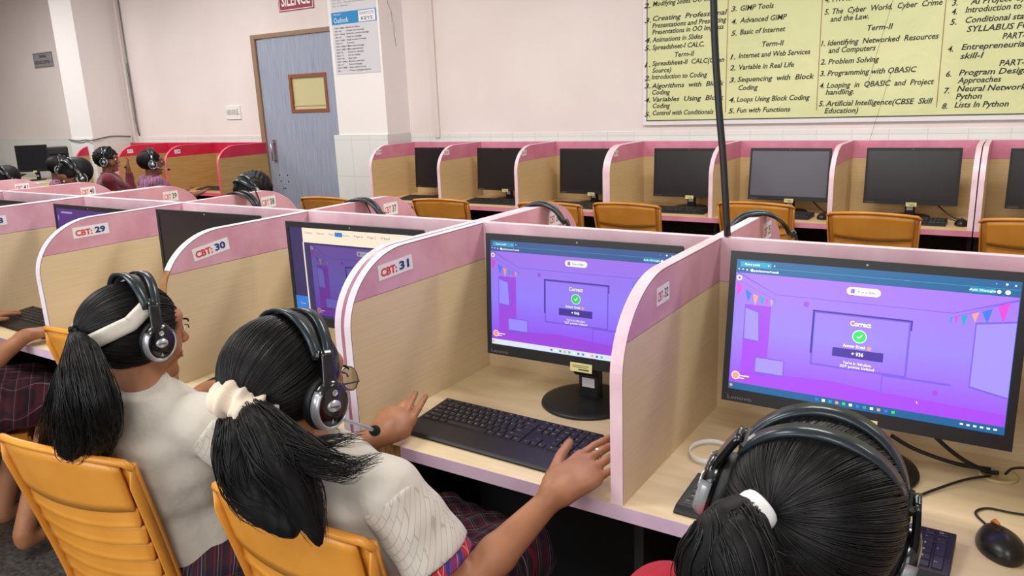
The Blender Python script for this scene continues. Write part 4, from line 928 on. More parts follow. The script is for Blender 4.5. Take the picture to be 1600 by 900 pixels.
def resample(pts, k):
    P_ = np.array([tuple(p) for p in spline(pts, 10)]); d = np.r_[0, np.cumsum(np.linalg.norm(np.diff(P_, axis=0), axis=1))]; t = np.linspace(0, d[-1], k)
    return np.stack([np.interp(t, d, P_[:, i]) for i in range(3)], 1)
def lock_paths(pts, radii, n, k=26, wav=.004, lo=.72, flat=1.0, flatdir=None):
    """n hairs following a centre line inside a bundle of the given radii"""
    C = resample(pts, k); R = np.interp(np.linspace(0, 1, k), np.linspace(0, 1, len(radii)), radii)
    T_ = np.gradient(C, axis=0); T_ /= np.linalg.norm(T_, axis=1, keepdims=True)
    f = np.array(flatdir if flatdir is not None else (.35, .9, .2), float); A = f - T_ * (T_ @ f)[:, None]; A /= np.linalg.norm(A, axis=1, keepdims=True); B = np.cross(T_, A)
    out = np.zeros((n, k, 3)); tt = np.linspace(0, 1, k)
    for i in range(n):
        a = rng.uniform(0, 2 * PI); q = math.sqrt(rng.uniform(.25, 1)); L = rng.uniform(lo, 1); u = tt * L
        Cx = np.stack([np.interp(u, tt, C[:, j]) for j in range(3)], 1); Ax = np.stack([np.interp(u, tt, A[:, j]) for j in range(3)], 1); Bx = np.stack([np.interp(u, tt, B[:, j]) for j in range(3)], 1); Rx = np.interp(u, tt, R)
        ph = rng.uniform(0, 6.28); w_ = wav * np.sin(u * rng.uniform(5, 11) + ph) * u; a_ = a + .5 * np.sin(u * 4 + ph)
        out[i] = Cx + (Ax * (np.cos(a_) * flat)[:, None] + Bx * np.sin(a_)[:, None]) * (Rx * q)[:, None] + (Ax + Bx) * w_[:, None]
    return out

def hand(F, wrist, d, n, side, tips=None, knu=None, spread=(.22, .05, -.10, -.28), bend=.25, s=.9, thumb_out=.9):
    """palm, four unequal fingers and a thumb. d fingers' direction, n back-of-hand normal, side = unit vector towards the thumb"""
    W = Vector(wrist); d = Vector(d).normalized(); n = Vector(n); n = (n - d * n.dot(d)).normalized(); t = Vector(side); t = (t - d * t.dot(d) - n * t.dot(n)).normalized()
    off = (.029, .0095, -.0105, -.029); ln = (.072, .079, .073, .058); kn = []
    for i in range(4):
        K = W + d * (.078 - (.0, -.003, .001, .009)[i]) * s + t * off[i] * s - n * (.0, -.002, .0, .003)[i] * s
        if knu: K = Vector(knu[i])
        kn.append(K)
        F.cone(W + t * off[i] * .55 * s, K, .0165 * s, .0115 * s, .012 * s)
    F.cone(W - d * .02, W + d * .02 * s, .021 * s, .022 * s, .012)
    F.ell(W.lerp((kn[1] + kn[2]) / 2, .58), (.037 * s, .044 * s, .016 * s), frame_mat(t, d, n, (0, 0, 0)), .01)
    F.cone(W + d * .015 * s + t * .018 * s - n * .006, W + d * .045 * s + t * .032 * s - n * .008, .017 * s, .013 * s, .012)
    for i in range(4):
        K = kn[i]
        if tips: fd = (Vector(tips[i]) - K); L = fd.length; fd.normalize()
        else: fd = (d * math.cos(spread[i]) + t * math.sin(spread[i])).normalized(); L = ln[i] * s
        p = K; r = .0092 * s * (1, 1.02, .98, .88)[i]; seg = (.45, .30, .25)
        for j in range(3):
            a = bend * (-.35, .35, .75)[j]; q = p + (fd * math.cos(a) - n * math.sin(a)) * L * seg[j]
            F.cone(p, q, r, r * .90, .005 if j == 0 else .002); p = q; r *= .90
        F.ell(p, (r * 1.02,) * 3, None, .001)
    td = (d * math.cos(thumb_out) + t * math.sin(thumb_out)).normalized(); p = W + d * .040 * s + t * .034 * s - n * .006
    if tips: T5 = Vector(tips[4]); m_ = p + (T5 - p) * .55 + t * .004
    else: m_ = p + td * .034 * s; T5 = m_ + (td * .9 + d * .35).normalized() * .028 * s
    F.cone(W + d * .02 * s + t * .024 * s, p, .014 * s, .0125 * s, .01); F.cone(p, m_, .0120 * s, .0102 * s, .004); F.cone(m_, T5, .0102 * s, .0082 * s, .002)
    return kn

def head_matrix(c, yaw, pitch=0.0, roll=0.0):
    """local x right, y forward, z up; yaw = world direction faced, in radians from +x"""
    return Matrix.Translation(Vector(c)) @ Matrix.Rotation(yaw - PI / 2, 4, 'Z') @ Matrix.Rotation(-pitch, 4, 'X') @ Matrix.Rotation(roll, 4, 'Y')
def add_head(F, HM, s=1.0):
    p = lambda x, y, z: np.array(HM @ Vector((x * s, y * s, z * s))); E = lambda c, r, k: F.ell(p(*c), [q * s for q in r], HM, k * s)
    E((0, -.012, .018), (.074, .092, .078), 0); F.cone(p(0, .030, -.018), p(0, .050, -.078), .060 * s, .032 * s, .03 * s)
    E((.035, .052, -.028), (.026, .026, .028), .015); E((-.035, .052, -.028), (.026, .026, .028), .015)
    E((0, .072, -.092), (.019, .016, .015), .012); E((0, .066, .035), (.052, .026, .022), .02)
    F.cone(p(0, .082, .012), p(0, .104, -.022), .0075 * s, .0115 * s, .008 * s)
    for sx in (-1, 1): E((sx * .011, .095, -.026), (.0075, .009, .0065), .004); E((sx * .077, -.008, -.014), (.007, .017, .028), .003)
    for sx in (-1, 1): F.ell(p(sx * .030, .093, .006), (.015 * s, .011 * s, .010 * s), HM, 0, True)
    for sx in (-1, 1): E((sx * .030, .078, .006), (.014, .012, .011), .002)
    E((0, .086, -.052), (.022, .010, .006), .003); E((0, .084, -.061), (.019, .010, .006), .003)
def head_parts(HM, root, off, s=1.0):
    inv = Matrix.Translation(-Vector(off))
    for sx in (-1, 1):
        b = MB(); M = inv @ HM @ Matrix.Translation((sx * .030 * s, .0825 * s, .006 * s))
        b.lathe([(.0001, -.0100), (.006, -.008), (.0095, -.0028), (.0095, .0028), (.006, .008), (.0001, .0100)], 16, 0, M)
        b.lathe([(.0001, .0094), (.004, .0088), (.0044, .0084)], 12, 1, M @ Matrix.Rotation(-PI / 2, 4, 'X') @ Matrix.Scale(s, 4)); b.build('eye', [eyew, eyed], root)
        b = MB(); b.tube([M @ Vector((u * .015, .014 - .004 * u * u, .016 + .003 * (1 - u * u))) for u in (-1, -.5, 0, .5, 1)], [.001, .0022, .0026, .0022, .001], 6); b.build('eyebrow', hairb, root)
        b = MB(); b.tube([M @ Vector((u * .012, .0105 - .003 * u * u + .004, .0065 - .004 * u * u)) for u in (-1, -.5, 0, .5, 1)], [.0006, .0012, .0014, .0012, .0016], 5); b.build('eyelashes', hairb, root)
    b = MB(); M = inv @ HM
    for z_, r_ in ((-.0525, .0042), (-.0600, .0050)): b.tube([M @ Vector((u * .021 * s, (.0935 - .007 * u * u) * s, (z_ + (.002 * (1 - u * u) if z_ > -.055 else 0)) * s)) for u in (-1, -.6, -.2, .2, .6, 1)], [.001, r_ * .7 * s, r_ * s, r_ * s, r_ * .7 * s, .001], 8)
    b.build('lips', lipm, root)

def person(label, J, HM, hs=1.0, h=.005, sk=None, group=None, lower=True, hands=None, root_at=None):
    """one continuous seated body from a dictionary of joints"""
    sk = sk or skin; base = root_at or (J['pelvis'][0], J['pelvis'][1], 0); root = thing('person', label, 'person', base, 0, group)
    pts = [Vector(v) for k_, v in J.items()]; lo = [min(p[i] for p in pts) - .2 for i in range(3)]; hi = [max(p[i] for p in pts) + .2 for i in range(3)]; lo[2] = max(lo[2], -.02 if lower else J['pelvis'][2] - .16)
    F = Field(lo, hi, h); V = lambda k_: Vector(J[k_])
    sx = (V('shR') - V('shL')).normalized(); mid = (V('shR') + V('shL')) / 2; up = (V('neck') - V('pelvis')).normalized(); fw = up.cross(sx).normalized(); TM = frame_mat(sx, fw, sx.cross(fw), (0, 0, 0))
    F.ell(V('pelvis'), (.135, .095, .10), TM, 0); chest = V('pelvis').lerp(V('neck'), .62)
    F.cone(V('pelvis'), chest, .092, .095, .03); F.ell(chest, (.135, .082, .145), TM, .03)
    F.cone(V('shL'), V('shR'), .040, .040, .03); F.cone(V('neck') - up * .03, HM @ Vector((0, -.012, -.055)), .044 * hs, .041 * hs, .03)
    add_head(F, HM, hs)
    for S_ in 'RL':
        if 'el' + S_ in J:
            F.cone(V('sh' + S_), V('el' + S_), .043, .032, .02); F.cone(V('el' + S_), V('el' + S_).lerp(V('wr' + S_), .35), .033, .034, .01); F.cone(V('el' + S_).lerp(V('wr' + S_), .35), V('wr' + S_), .034, .0205, .01)
            hd = (hands or {}).get(S_)
            if hd: hand(F, V('wr' + S_), *hd[0], **hd[1])
        if lower and 'kn' + S_ in J:
            hip = V('pelvis') + sx * (.075 if S_ == 'R' else -.075) - Vector((0, 0, .02)); F.cone(hip, V('kn' + S_), .082, .055, .03)
            F.cone(V('kn' + S_), V('an' + S_), .052, .034, .02); ft = V('an' + S_) + (fw * .13 if 'to' + S_ not in J else V('to' + S_) - V('an' + S_)); F.cone(V('an' + S_) - Vector((0, 0, .03)), ft - Vector((0, 0, .03)), .032, .022, .02)
    body = F.build('body', sk, root, base); head_parts(HM, root, base, hs)
    return root, base, TM, sx, fw, up, chest

def garment(name, m, root, base, lo, hi, h, fn, relax=2): F = Field(lo, hi, h); fn(F); return F.build(name, m, root, base, relax)
def shirt(root, base, J, TM, sx, fw, up, chest, m, sm=None, cutL=.62, fat=1.0, h=.005, collar=True, long=False, fold=.0032, trim=None):
    V = lambda k_: Vector(J[k_]); pts = [V(k_) for k_ in ('pelvis', 'neck', 'shL', 'shR')]
    lo = [min(p[i] for p in pts) - .26 for i in range(3)]; hi = [max(p[i] for p in pts) + .26 for i in range(3)]; lo[2] = J['pelvis'][2] - .05
    def fn(F):
        F.ell(V('pelvis') + up * .03, (.158 * fat, .122 * fat, .13), TM, 0); F.cone(V('pelvis') + up * .05, chest, .112 * fat, .118 * fat, .04); F.ell(chest + up * .01, (.158 * fat, .112 * fat, .160), TM, .04)
        F.cone(V('shL') - up * .008, V('shR') - up * .008, .050, .050, .035); F.cone(V('neck') - up * .035, V('neck') - up * .005, .075, .052, .03)
        for S_ in 'RL':
            if 'el' + S_ in J: F.cone(V('sh' + S_), V('sh' + S_).lerp(V('el' + S_), .10), .054 * fat, .054 * fat, .025)
        F.wave(fold, lambda x, y, z: np.sin(x * 30 + z * 26 + 2.2 * np.sin(y * 30)) * np.cos(z * 22 - x * 13 + 1.7 * np.sin(x * 21)) + .35 * np.sin(z * 75 + x * 48 + 3 * np.sin(y * 17)))
        F.plane(V('pelvis') - Vector((0, 0, .03)), (0, 0, -1)); F.plane(V('neck') + up * .012, tuple(up))
    sh = garment('shirt', m, root, base, lo, hi, h, fn)
    for S_ in 'RL':
        if 'el' + S_ not in J: continue
        A = V('sh' + S_); E_ = V('el' + S_); d = (E_ - A).normalized(); W_ = V('wr' + S_) if long else None; end = A.lerp(E_, cutL)
        pts = [A, E_] + ([W_] if long else []); lo = [min(p[i] for p in pts) - .10 for i in range(3)]; hi = [max(p[i] for p in pts) + .10 for i in range(3)]
        def fs(F, A=A, E_=E_, d=d, W_=W_, end=end):
            if long:
                F.cone(A, E_, .056, .046, 0); F.cone(E_, W_, .047, .032, .02); F.wave(.003, lambda x, y, z: np.sin(z * 70 + x * 30) * np.cos(y * 50)); F.plane(W_ - (W_ - E_).normalized() * .005, tuple((W_ - E_).normalized()))
            else:
                F.cone(A - d * .006, E_, .060 * fat, .074 * fat, 0); F.wave(.0022, lambda x, y, z: np.sin(x * 60 + y * 45 - z * 30) * np.sin(z * 50 + y * 20)); F.plane(end, tuple(d)); F.plane(A + d * .008, tuple(-d))
        sl = garment('sleeve', sm or m, sh, base, lo, hi, h, lambda F: fs(F), 1)
        if trim and S_ in trim:
            def ft(F, E_=E_, A=A, d=d, end=end): F.cone(A, E_ + d * .03, .060 * fat, .066 * fat, 0); F.plane(end + d * trim[S_], tuple(d)); F.plane(end - d * .001, tuple(-d))
            garment('sleeve_trim', tartan_red, sl, base, lo, hi, h, ft, 1)
    if collar:
        def fc(F):
            c = V('neck') - up * .008; F.cone(c - up * .018, c + up * .016, .066, .056, 0); F.cone(c - up * .08, c + up * .06, .048, .047, 0, None, True); F.plane(c + up * .020, tuple(up)); F.plane(c - up * .028, tuple(-up))
        c0 = V('neck'); garment('collar', m, sh, base, [c0[i] - .1 for i in range(3)], [c0[i] + .1 for i in range(3)], .004, fc, 1)
    return sh
def skirt(root, base, J, TM, sx, fw, m, h=.006, flare=1.0, drop=.0, name='skirt'):
    V = lambda k_: Vector(J[k_]); P0 = V('pelvis'); kR, kL = V('knR'), V('knL')
    lo = [min(P0[i], kR[i], kL[i]) - .24 for i in range(3)]; hi = [max(P0[i], kR[i], kL[i]) + .24 for i in range(3)]
    def fn(F):
        F.ell(P0 - Vector((0, 0, .01)), (.175 * flare, .145 * flare, .075), TM, 0)
        for s_, k_ in ((1, kR), (-1, kL)): F.cone(P0 + sx * s_ * .08 - Vector((0, 0, .01)), k_ + Vector((0, 0, .005)), .098 * flare, .080, .05)
        m_ = (kR + kL) / 2; F.cone(P0, m_, .09, .07, .06)
        F.wave(.006, lambda x, y, z: np.sin(x * 95 + 6 * np.sin(y * 9)) * .7 + .4 * np.sin(y * 40 + z * 30))
        d = (m_ - P0).normalized(); F.plane(m_ + d * .03, tuple(d)); F.plane((0, 0, .452 - .0), (0, 0, -1)) if drop == 0 else None
    return garment(name, m, root, base, lo, hi, h, fn, 1)

# ---------------------------------------------------------------- hair
def scalp(F, HM, s=1.0, r=(.083, .101, .090), c=(0, -.016, .022)):
    F.ell(np.array(HM @ Vector([q * s for q in c])), [q * s for q in r], HM, 0)
def combed(HM, tie, n, s=1.0, r=(.0845, .1025, .0915), c=(0, -.016, .022), front=.062, low=-.075, k=16, keep=None):
    """hairs lying on the skull, all combed towards the tie direction (head space)"""
    T_ = np.array(tie, float); T_ /= np.linalg.norm(T_); out = []; r = np.array(r) * s; c = np.array(c) * s; A = np.array(HM.to_3x3()); o = np.array(HM.translation)
    while len(out) < n:
        q = rng.normal(size=3); q /= np.linalg.norm(q); p = c + q * r
        if p[1] > front * s + .35 * max(p[2], -.02): continue
        if p[2] < low * s or (p[1] > .015 * s and p[2] < .002 * s): continue
        if keep and not keep(p / s): continue
        w = math.acos(max(-1, min(1, q @ T_)))
        if w < .12 or w > 2.9: continue
        t = np.linspace(0, .96, k); S = np.sin((1 - t) * w)[:, None] * q + np.sin(t * w)[:, None] * T_; S /= np.linalg.norm(S, axis=1, keepdims=True)
        lift = 1.0 + .014 * rng.random() + .010 * np.sin(t * PI) * rng.random(); out.append((S * r * (lift if np.isscalar(lift) else lift[:, None]) + c) @ A.T + o)
    return np.array(out)
def hair_cap(name, HM, root, base, s=1.0, low=-.080, curly=False, h=.005, r=(.083, .101, .090), fringe=0.0):
    o = np.array(HM.translation); F = Field(o - .16 * s, o + .16 * s, h); scalp(F, HM, s, r)
    A = HM.to_3x3(); P = lambda x, y, z: tuple(HM @ Vector((x * s, y * s, z * s)))
    F.plane(P(0, .066, .02), tuple(A @ Vector((0, 1, -.42)))); F.plane(P(0, 0, low), tuple(A @ Vector((0, -.25, -1)))); F2 = Field(o - .16 * s, o + .16 * s, h)
    # clear the cheeks and the jaw in front of the ears
    inv = np.array(HM.inverted()); X = F.ax[0][:, None, None]; Y = F.ax[1][None, :, None]; Z = F.ax[2][None, None, :]
    ly = (inv[1, 0] * X + inv[1, 1] * Y + inv[1, 2] * Z + inv[1, 3]) / s; lz = (inv[2, 0] * X + inv[2, 1] * Y + inv[2, 2] * Z + inv[2, 3]) / s
    d = np.minimum(ly - .018, .012 - lz); F.F = np.maximum(F.F, (np.minimum(d, .03) * s).astype(np.float32))
    if curly: F.wave(.006, lambda x, y, z: np.sin(x * 150) * np.sin(y * 140 + 1) * np.sin(z * 130 + 2) + .5 * np.sin(x * 260 + y * 210))
    else: F.wave(.0012, lambda x, y, z: np.sin(x * 240 + 40 * z) * np.sin(y * 200))
    return F.build(name, hairb, root, base, 1)

# ---------------------------------------------------------------- headsets
def headset(label, HM, s=1.0, mic=None, group=None, open_=0.0, accent=True, simple=False, tilt=0.0):
    """over-ear headset in head space (x right, y forward, z up)"""
    r = thing('headset', label, 'headset', (0, 0, 0), 0, group); r.matrix_world = HM @ Matrix.Scale(s, 4); r.rotation_mode = 'XYZ'
    W = .092 + open_; top = .1225; n = 22
    def band(y0, yb, w, off, th, mm, name, a0=.10, a1=PI - .10):
        vs = []; b = MB()
        for i in range(n + 1):
            a = a0 + (a1 - a0) * i / n; ca, sa = math.cos(a), math.sin(a); yy = y0 + yb * sa ** 1.5
            ex = abs(ca) ** .95 * (1 if ca > 0 else -1); X_ = W * ex; Z_ = .004 + (top - .004) * sa ** .90; nx, nz = ex / W, sa / top; L = math.hypot(nx, nz); nx, nz = nx / L, nz / L
            for (dy, dr) in ((-w, 0), (w, 0), (w * .9, th), (-w * .9, th)): vs.append((X_ + nx * (dr + off), yy + dy, Z_ + nz * (dr + off)))
        fs = [(4*i + k, 4*i + (k+1) % 4, 4*i+4 + (k+1) % 4, 4*i+4 + k) for i in range(n) for k in range(4)] + [(3, 2, 1, 0), tuple(4*n + k for k in range(4))]
        b.add(vs, [tuple(reversed(f)) for f in fs], None, None, True); return b.build(name, mm, r, 0)
    if simple: band(0, 0, .014, 0, .006, gunmetal, 'headband')
    else:
        band(.005, .016, .0102, .0, .0048, gunmetal, 'headband', .42, PI - .42); band(-.005, -.016, .0102, .0, .0048, gunmetal, 'headband', .42, PI - .42)
        band(0, 0, .016, -.0045, .003, leather, 'headband_padding', .5, PI - .5)
        for sx in (-1, 1):
            b = MB()
            pr = [(-.010, -.060), (-.016, -.02), (-.017, .045), (-.011, .085), (.011, .085), (.017, .045), (.016, -.02), (.010, -.060)]
            b.slab(lambda u, v: (sx * (W + .002 + .010 * math.sin(v * PI * .6) - (.016 * max(0, v - .55) / .45)), (-.016 + .032 * u) * (1 - .35 * v if v > .5 else 1) * (.7 if v < .12 else 1) , -.040 + .112 * v), 4, 12, .008 * (1 if sx < 0 else -1)); b.build('yoke', blackg, r)
            b = MB(); b.box((sx * (W - .006) - .004, -.017, .060), (sx * (W - .006) + .006, .017, .072), None); b.build('hinge', blackg, r, .003)
    for sx in (-1, 1):
        C = Matrix.Translation((sx * (W - .012), .004, -.012)) @ Matrix.Rotation(sx * PI / 2, 4, 'Y') @ Matrix.Diagonal((1.0, .85, 1, 1))
        b = MB(); b.lathe([(.018, -.004), (.036, -.005), (.0425, .002), (.0445, .010), (.043, .017), (.036, .019), (.0, .019)], 28, None, C); b.build('ear_cushion', leather, r)
        b = MB(); b.lathe([(.0, .017), (.040, .017), (.0415, .024), (.038, .032), (.030, .036), (.0, .036)], 28, None, C); cup = b.build('ear_cup', blackg, r)
        b = MB(); pr = [(.0405, .022), (.0425, .024), (.0405, .032), (.0355, .0365), (.0335, .0365), (.0345, .033), (.039, .0295)]; n_ = 26; vs = []
        for i in range(n_ + 1):
            a_ = math.radians(-35 + 250 * i / n_); kx = -math.sin(a_) ; ky = math.cos(a_)
            for (rr, zz) in pr: vs.append(tuple(C @ Vector((sx * math.sin(a_) * rr, math.cos(a_ ) * rr, zz))))
        m_ = len(pr); b.add(vs, [(i*m_ + k, i*m_ + (k+1) % m_, (i+1)*m_ + (k+1) % m_, (i+1)*m_ + k) for i in range(n_) for k in range(m_)] + [tuple(range(m_)), tuple(n_*m_ + k for k in reversed(range(m_)))], None, None, True)
        rg = b.build('silver_ring', silver, cup)
        if not simple:
            b = MB(); b.lathe([(.0001, .0360), (.016, .0362), (.0145, .0385), (.0001, .0390)], 24, None, C @ Matrix.Diagonal((.62, 1, 1, 1))); b.build('badge', silver, cup)
            FM = Matrix.Translation((sx * (W - .012 + .0395), .004, -.012)) @ frame_mat((0, sx, 0), (0, 0, 1), (sx, 0, 0), (0, 0, 0))
            b = MB(); b.text('headset', FM @ Matrix.Translation((0, -.002, 0)), height=.0035, width=.017, anchor='c', bold=.02); b.build('badge_lettering', ink_black, cup)
            b = MB(); b.lathe([(.0001, 0), (.0052, 0), (.0052, .0006), (.0042, .0006), (.0042, .0002), (.0001, .0002)], 18, None, FM @ Matrix.Translation((0, .021, -.0030))); b.text('hp', FM @ Matrix.Translation((0, .0190, -.0024)), height=.0035, anchor='c'); b.build('round_logo', silver, cup)
            b = MB(); b.add([(-.003, -.024, .0), (.003, -.024, 0), (0, -.016, 0)], [(0, 1, 2)], FM @ Matrix.Translation((0, -.004, -.0030))); b.build('arrow_mark', silver, cup)
    if mic:
        sx = mic[0]; p0 = Vector((sx * (W + .014), .010, -.030)); p2 = Vector(mic[1]); p1 = (p0 + p2) / 2 + Vector((sx * .012, .02, -.008))
        b = MB(); b.tube(arc(p0, p2, p1, 8), .0032, 8); b.build('microphone_boom', silver if accent else blackp, r)
        d = (p2 - p1).normalized(); b = MB(); b.tube([p2 - d * .004, p2 + d * .002, p2 + d * .010, p2 + d * .018, p2 + d * .021], [.005, .0085, .0100, .008, .003], 12); b.build('microphone_foam', foam, r)
    return r

# ================================================================ the girl with the scrunchie (booth CBT: 31)
DEG = PI / 180
HB = head_matrix(at(449, 597, 1, -.898), 84 * DEG, 12 * DEG, 0 * DEG)
JB = dict(pelvis=(.29, -.760, .535), neck=(.290, -.905, .928), shL=(.145, -.872, .885), shR=(.425, -.880, .885), elL=(.06, -.72, .745), wrL=(.140, -.580, .798), elR=(.535, -.835, .700), wrR=(.605, -.628, .802),
          knL=(.20, -.46, .52), knR=(.42, -.47, .52), anL=(.20, -.46, .08), anR=(.42, -.47, .08))
hb = dict(R=(((.02, 1, .02), (.15, .1, 1), (-1, .4, 0)), dict(knu=[(.580, -.494, .808), (.604, -.506, .811), (.627, -.526, .807), (.645, -.552, .800)], tips=[tuple(at(952, 683, 2, .812)), tuple(at(963, 692, 2, .810)), tuple(at(968, 707, 2, .803)), tuple(at(957, 734, 2, .795)), tuple(at(890, 691, 2, .806))], bend=.15, s=1.08)),
          L=(((-.2, 1, .15), (.55, -.1, 1), (1, .2, -.3)), dict(tips=[tuple(at(666, 618, 2, .825)), tuple(at(650, 613, 2, .830)), tuple(at(636, 626, 2, .822)), tuple(at(622, 640, 2, .812)), tuple(at(650, 640, 2, .805))], bend=.2, s=1.0)))
rB, bB, TB, sxB, fwB, upB, chB = person('girl with black ponytail in a cream scrunchie, white school shirt, both hands at the keyboard', JB, HB, 1.02, .0042, hands=hb)
shirt(rB, bB, JB, TB, sxB, fwB, upB, chB, shirtm, sleevem, .66, .93, .005, trim={'R': .022})
skirt(rB, bB, JB, TB, sxB, fwB, tartan)
hair_cap('hair', HB, rB, bB, 1.02)
tB = at(390, 633, 1, -.985); tieB = tuple(HB.inverted() @ tB - Vector((0, -.016, .022)))
strands('hair_strands', combed(HB, tieB, 1500, 1.02), .0008, hairm, rB, bB)
def ponytail(name_parent, base, locks, core=None):
    allp = np.concatenate([lock_paths(*a, **k) for a, k in locks]); return strands('ponytail', allp, .0011, hairm, name_parent, base)
def tail_core(root, base, pts, radii, m=None):
    C = resample(pts, 16); R = np.interp(np.linspace(0, 1, 16), np.linspace(0, 1, len(radii)), radii); lo = C.min(0) - max(radii) - .01; hi = C.max(0) + max(radii) + .01
    F = Field(lo, hi, .005)
    for i in range(15): F.cone(C[i], C[i + 1], R[i], R[i + 1], .012)
    F.wave(.002, lambda x, y, z: np.sin(x * 260 + 30 * z) * np.sin(y * 190)); return F.build('ponytail_mass', hairb, root, base, 1)
Yb = -1.005
locks = [([tB, at(374, 668, 1, -1.03), at(372, 705, 1, -1.035), at(400, 770, 1, -1.03), at(455, 826, 1, -1.02)], [.013, .027, .042, .040, .020], 420),
         ([tB, at(400, 665, 1, -1.03), at(430, 710, 1, -1.03), at(470, 775, 1, -1.02), at(500, 850, 1, -1.02)], [.013, .027, .042, .032, .008], 420),
         ([tB, at(405, 655, 1, -1.02), at(470, 700, 1, -1.01), at(540, 728, 1, -.98), at(600, 712, 1, -.95)], [.014, .028, .024, .014, .003], 200),
         ([tB, at(420, 665, 1, -1.02), at(490, 725, 1, -1.005), at(540, 745, 1, -.985), at(572, 735, 1, -.965)], [.014, .026, .022, .012, .003], 130),
         ([at(430, 660, 1, -.99), at(470, 690, 1, -.99), at(530, 690, 1, -.97), at(575, 682, 1, -.945)], [.010, .012, .008, .002], 60),
         ([at(352, 640, 1, -1.02), at(350, 700, 1, -1.04), at(365, 760, 1, -1.03), at(388, 815, 1, -1.01)], [.010, .020, .020, .006], 120)]
strands('ponytail', np.concatenate([lock_paths(a, b_, c_, 26, .006, .62) for a, b_, c_ in locks]), .0010, hairm, rB, bB)
for a, b_, c_ in locks[:2]: tail_core(rB, bB, a, [q * .80 for q in b_])
# scrunchie: a puffy gathered ring around the tail
def scrunchie(root, base, C, axis, R, r, m, name='scrunchie', fold=.0045):
    ax = Vector(axis).normalized(); u = ax.orthogonal().normalized(); v = ax.cross(u); nu, nv = 96, 22; vs = []
    for i in range(nu):
        a = 2 * PI * i / nu; rr = r * (1 + .18 * math.sin(3 * a + 1) + .10 * math.sin(7 * a)); cdir = u * math.cos(a) + v * math.sin(a)
        for j in range(nv):
            e = 2 * PI * j / nv; q = rr + fold * math.sin(a * 10 + 1.3 * math.sin(e * 2)) * (.6 + .4 * math.cos(e)) + fold * .4 * math.sin(a * 17 + e * 2)
            vs.append(tuple(Vector(C) - Vector(base) + cdir * (R + q * math.cos(e)) + ax * (q * math.sin(e) * 1.25)))
    fs = [(i * nv + j, ((i + 1) % nu) * nv + j, ((i + 1) % nu) * nv + (j + 1) % nv, i * nv + (j + 1) % nv) for i in range(nu) for j in range(nv)]
    b = MB(); b.add(vs, fs, None, None, True); return b.build(name, m, root)
scrunchie(rB, bB, tB + Vector((.006, -.016, -.004)), (HB.to_3x3() @ Vector((-.1, -.75, -.65))), .031, .0235, scrunch)
hdB = headset('black and silver headset with microphone worn by the girl with the scrunchie', HB @ Matrix.Translation((0, .002, -.004)), 1.03, mic=(1, (.100, .105, -.070)))
# spectacles
sp = thing('eyeglasses', 'thin-rimmed spectacles worn by the girl with the scrunchie', 'glasses'); sp.matrix_world = HB @ Matrix.Scale(1.02, 4)
gold = mat('grey_spectacle_rim', rgb(90, 82, 84), .3, .7); lens = mat('clear_lens', rgb(235, 238, 245), .05, trans=1.0)
for sx in (-1, 1):
    b = MB(); pts = [(sx * .032 + .0245 * math.cos(2 * PI * k / 28), .108 - .004 * abs(math.cos(2 * PI * k / 28)) * (1 if math.cos(2 * PI * k / 28) * sx > 0 else 0), .002 + .0205 * math.sin(2 * PI * k / 28)) for k in range(28)]
    b.tube(pts, .0011, 6, closed=True); b.build('rim', gold, sp)
    b = MB(); b.add([(p[0], p[1], p[2]) for p in pts], [tuple(range(28))]); b.build('lens', lens, sp)
    b = MB(); b.tube([(sx * .056, .104, .008), (sx * .078, .088, .008), (sx * .080, .02, .004), (sx * .080, -.005, -.006)], .0016, 6); b.build('temple', blackg, sp)
b = MB(); b.tube([(-.008, .108, .008), (0, .111, .010), (.008, .108, .008)], .0011, 6); b.build('bridge', gold, sp)
# ring on the middle finger
kR = Vector((.604, -.506, .811)); mT = at(963, 692, 2, .810)
ring = thing('finger_ring', 'small silver ring with a stone on the hand at the right end of the keyboard', 'ring', kR.lerp(mT, .32) + Vector((0, 0, -.001)))
ax_ = mT - kR; q_ = ax_.to_track_quat('Z', 'Y').to_matrix().to_4x4()
b = MB(); b.tube([q_ @ Vector((.0096 * math.cos(2 * PI * k / 20), .0096 * math.sin(2 * PI * k / 20), 0)) for k in range(20)], .0011, 6, closed=True); b.build('band', metal_chrome, ring)
b = MB(); b.lathe([(.0001, .0035), (.003, .0030), (.0038, .0015), (.002, -.001), (.0001, -.001)], 8, M=Matrix.Translation((0, -.001, .0105)), smooth=False); b.build('stone', mat('clear_stone', rgb(236, 238, 242), .08), ring)

# ================================================================ the girl with the headband (booth CBT: 30)
HA = head_matrix((-.266, -.862, 1.048), 83 * DEG, 6 * DEG, 0 * DEG)
JA = dict(pelvis=(-.290, -.800, .535), neck=(-.235, -.885, .940), shL=(-.365, -.935, .885), shR=(-.095, -.850, .885), elL=(-.47, -.80, .74), wrL=(-.45, -.59, .795), elR=(.01, -.75, .745), wrR=(-.17, -.60, .795),
          knL=(-.40, -.46, .52), knR=(-.18, -.45, .52), anL=(-.40, -.46, .08), anR=(-.18, -.45, .08))
ha = dict(R=(((-.3, 1, -.08), (0, .1, 1), (-1, -.2, 0)), dict(s=.93)), L=(((.1, 1, -.08), (0, .1, 1), (1, .1, 0)), dict(s=.93)))
rA, bA, TA, sxA, fwA, upA, chA = person('girl with a long ponytail, white cloth headband and white school shirt, seated at the left', JA, HA, .98, .0055, hands=ha)
shirt(rA, bA, JA, TA, sxA, fwA, upA, chA, shirtm, sleevem, .80, 1.0, .0055)
skirt(rA, bA, JA, TA, sxA, fwA, tartan)
hair_cap('hair', HA, rA, bA, .98); tieA = (0, -.99, -.06)
strands('hair_strands', combed(HA, tieA, 1500, .98), .0008, hairm, rA, bA); tA = HA @ Vector((0, -.118, .016))
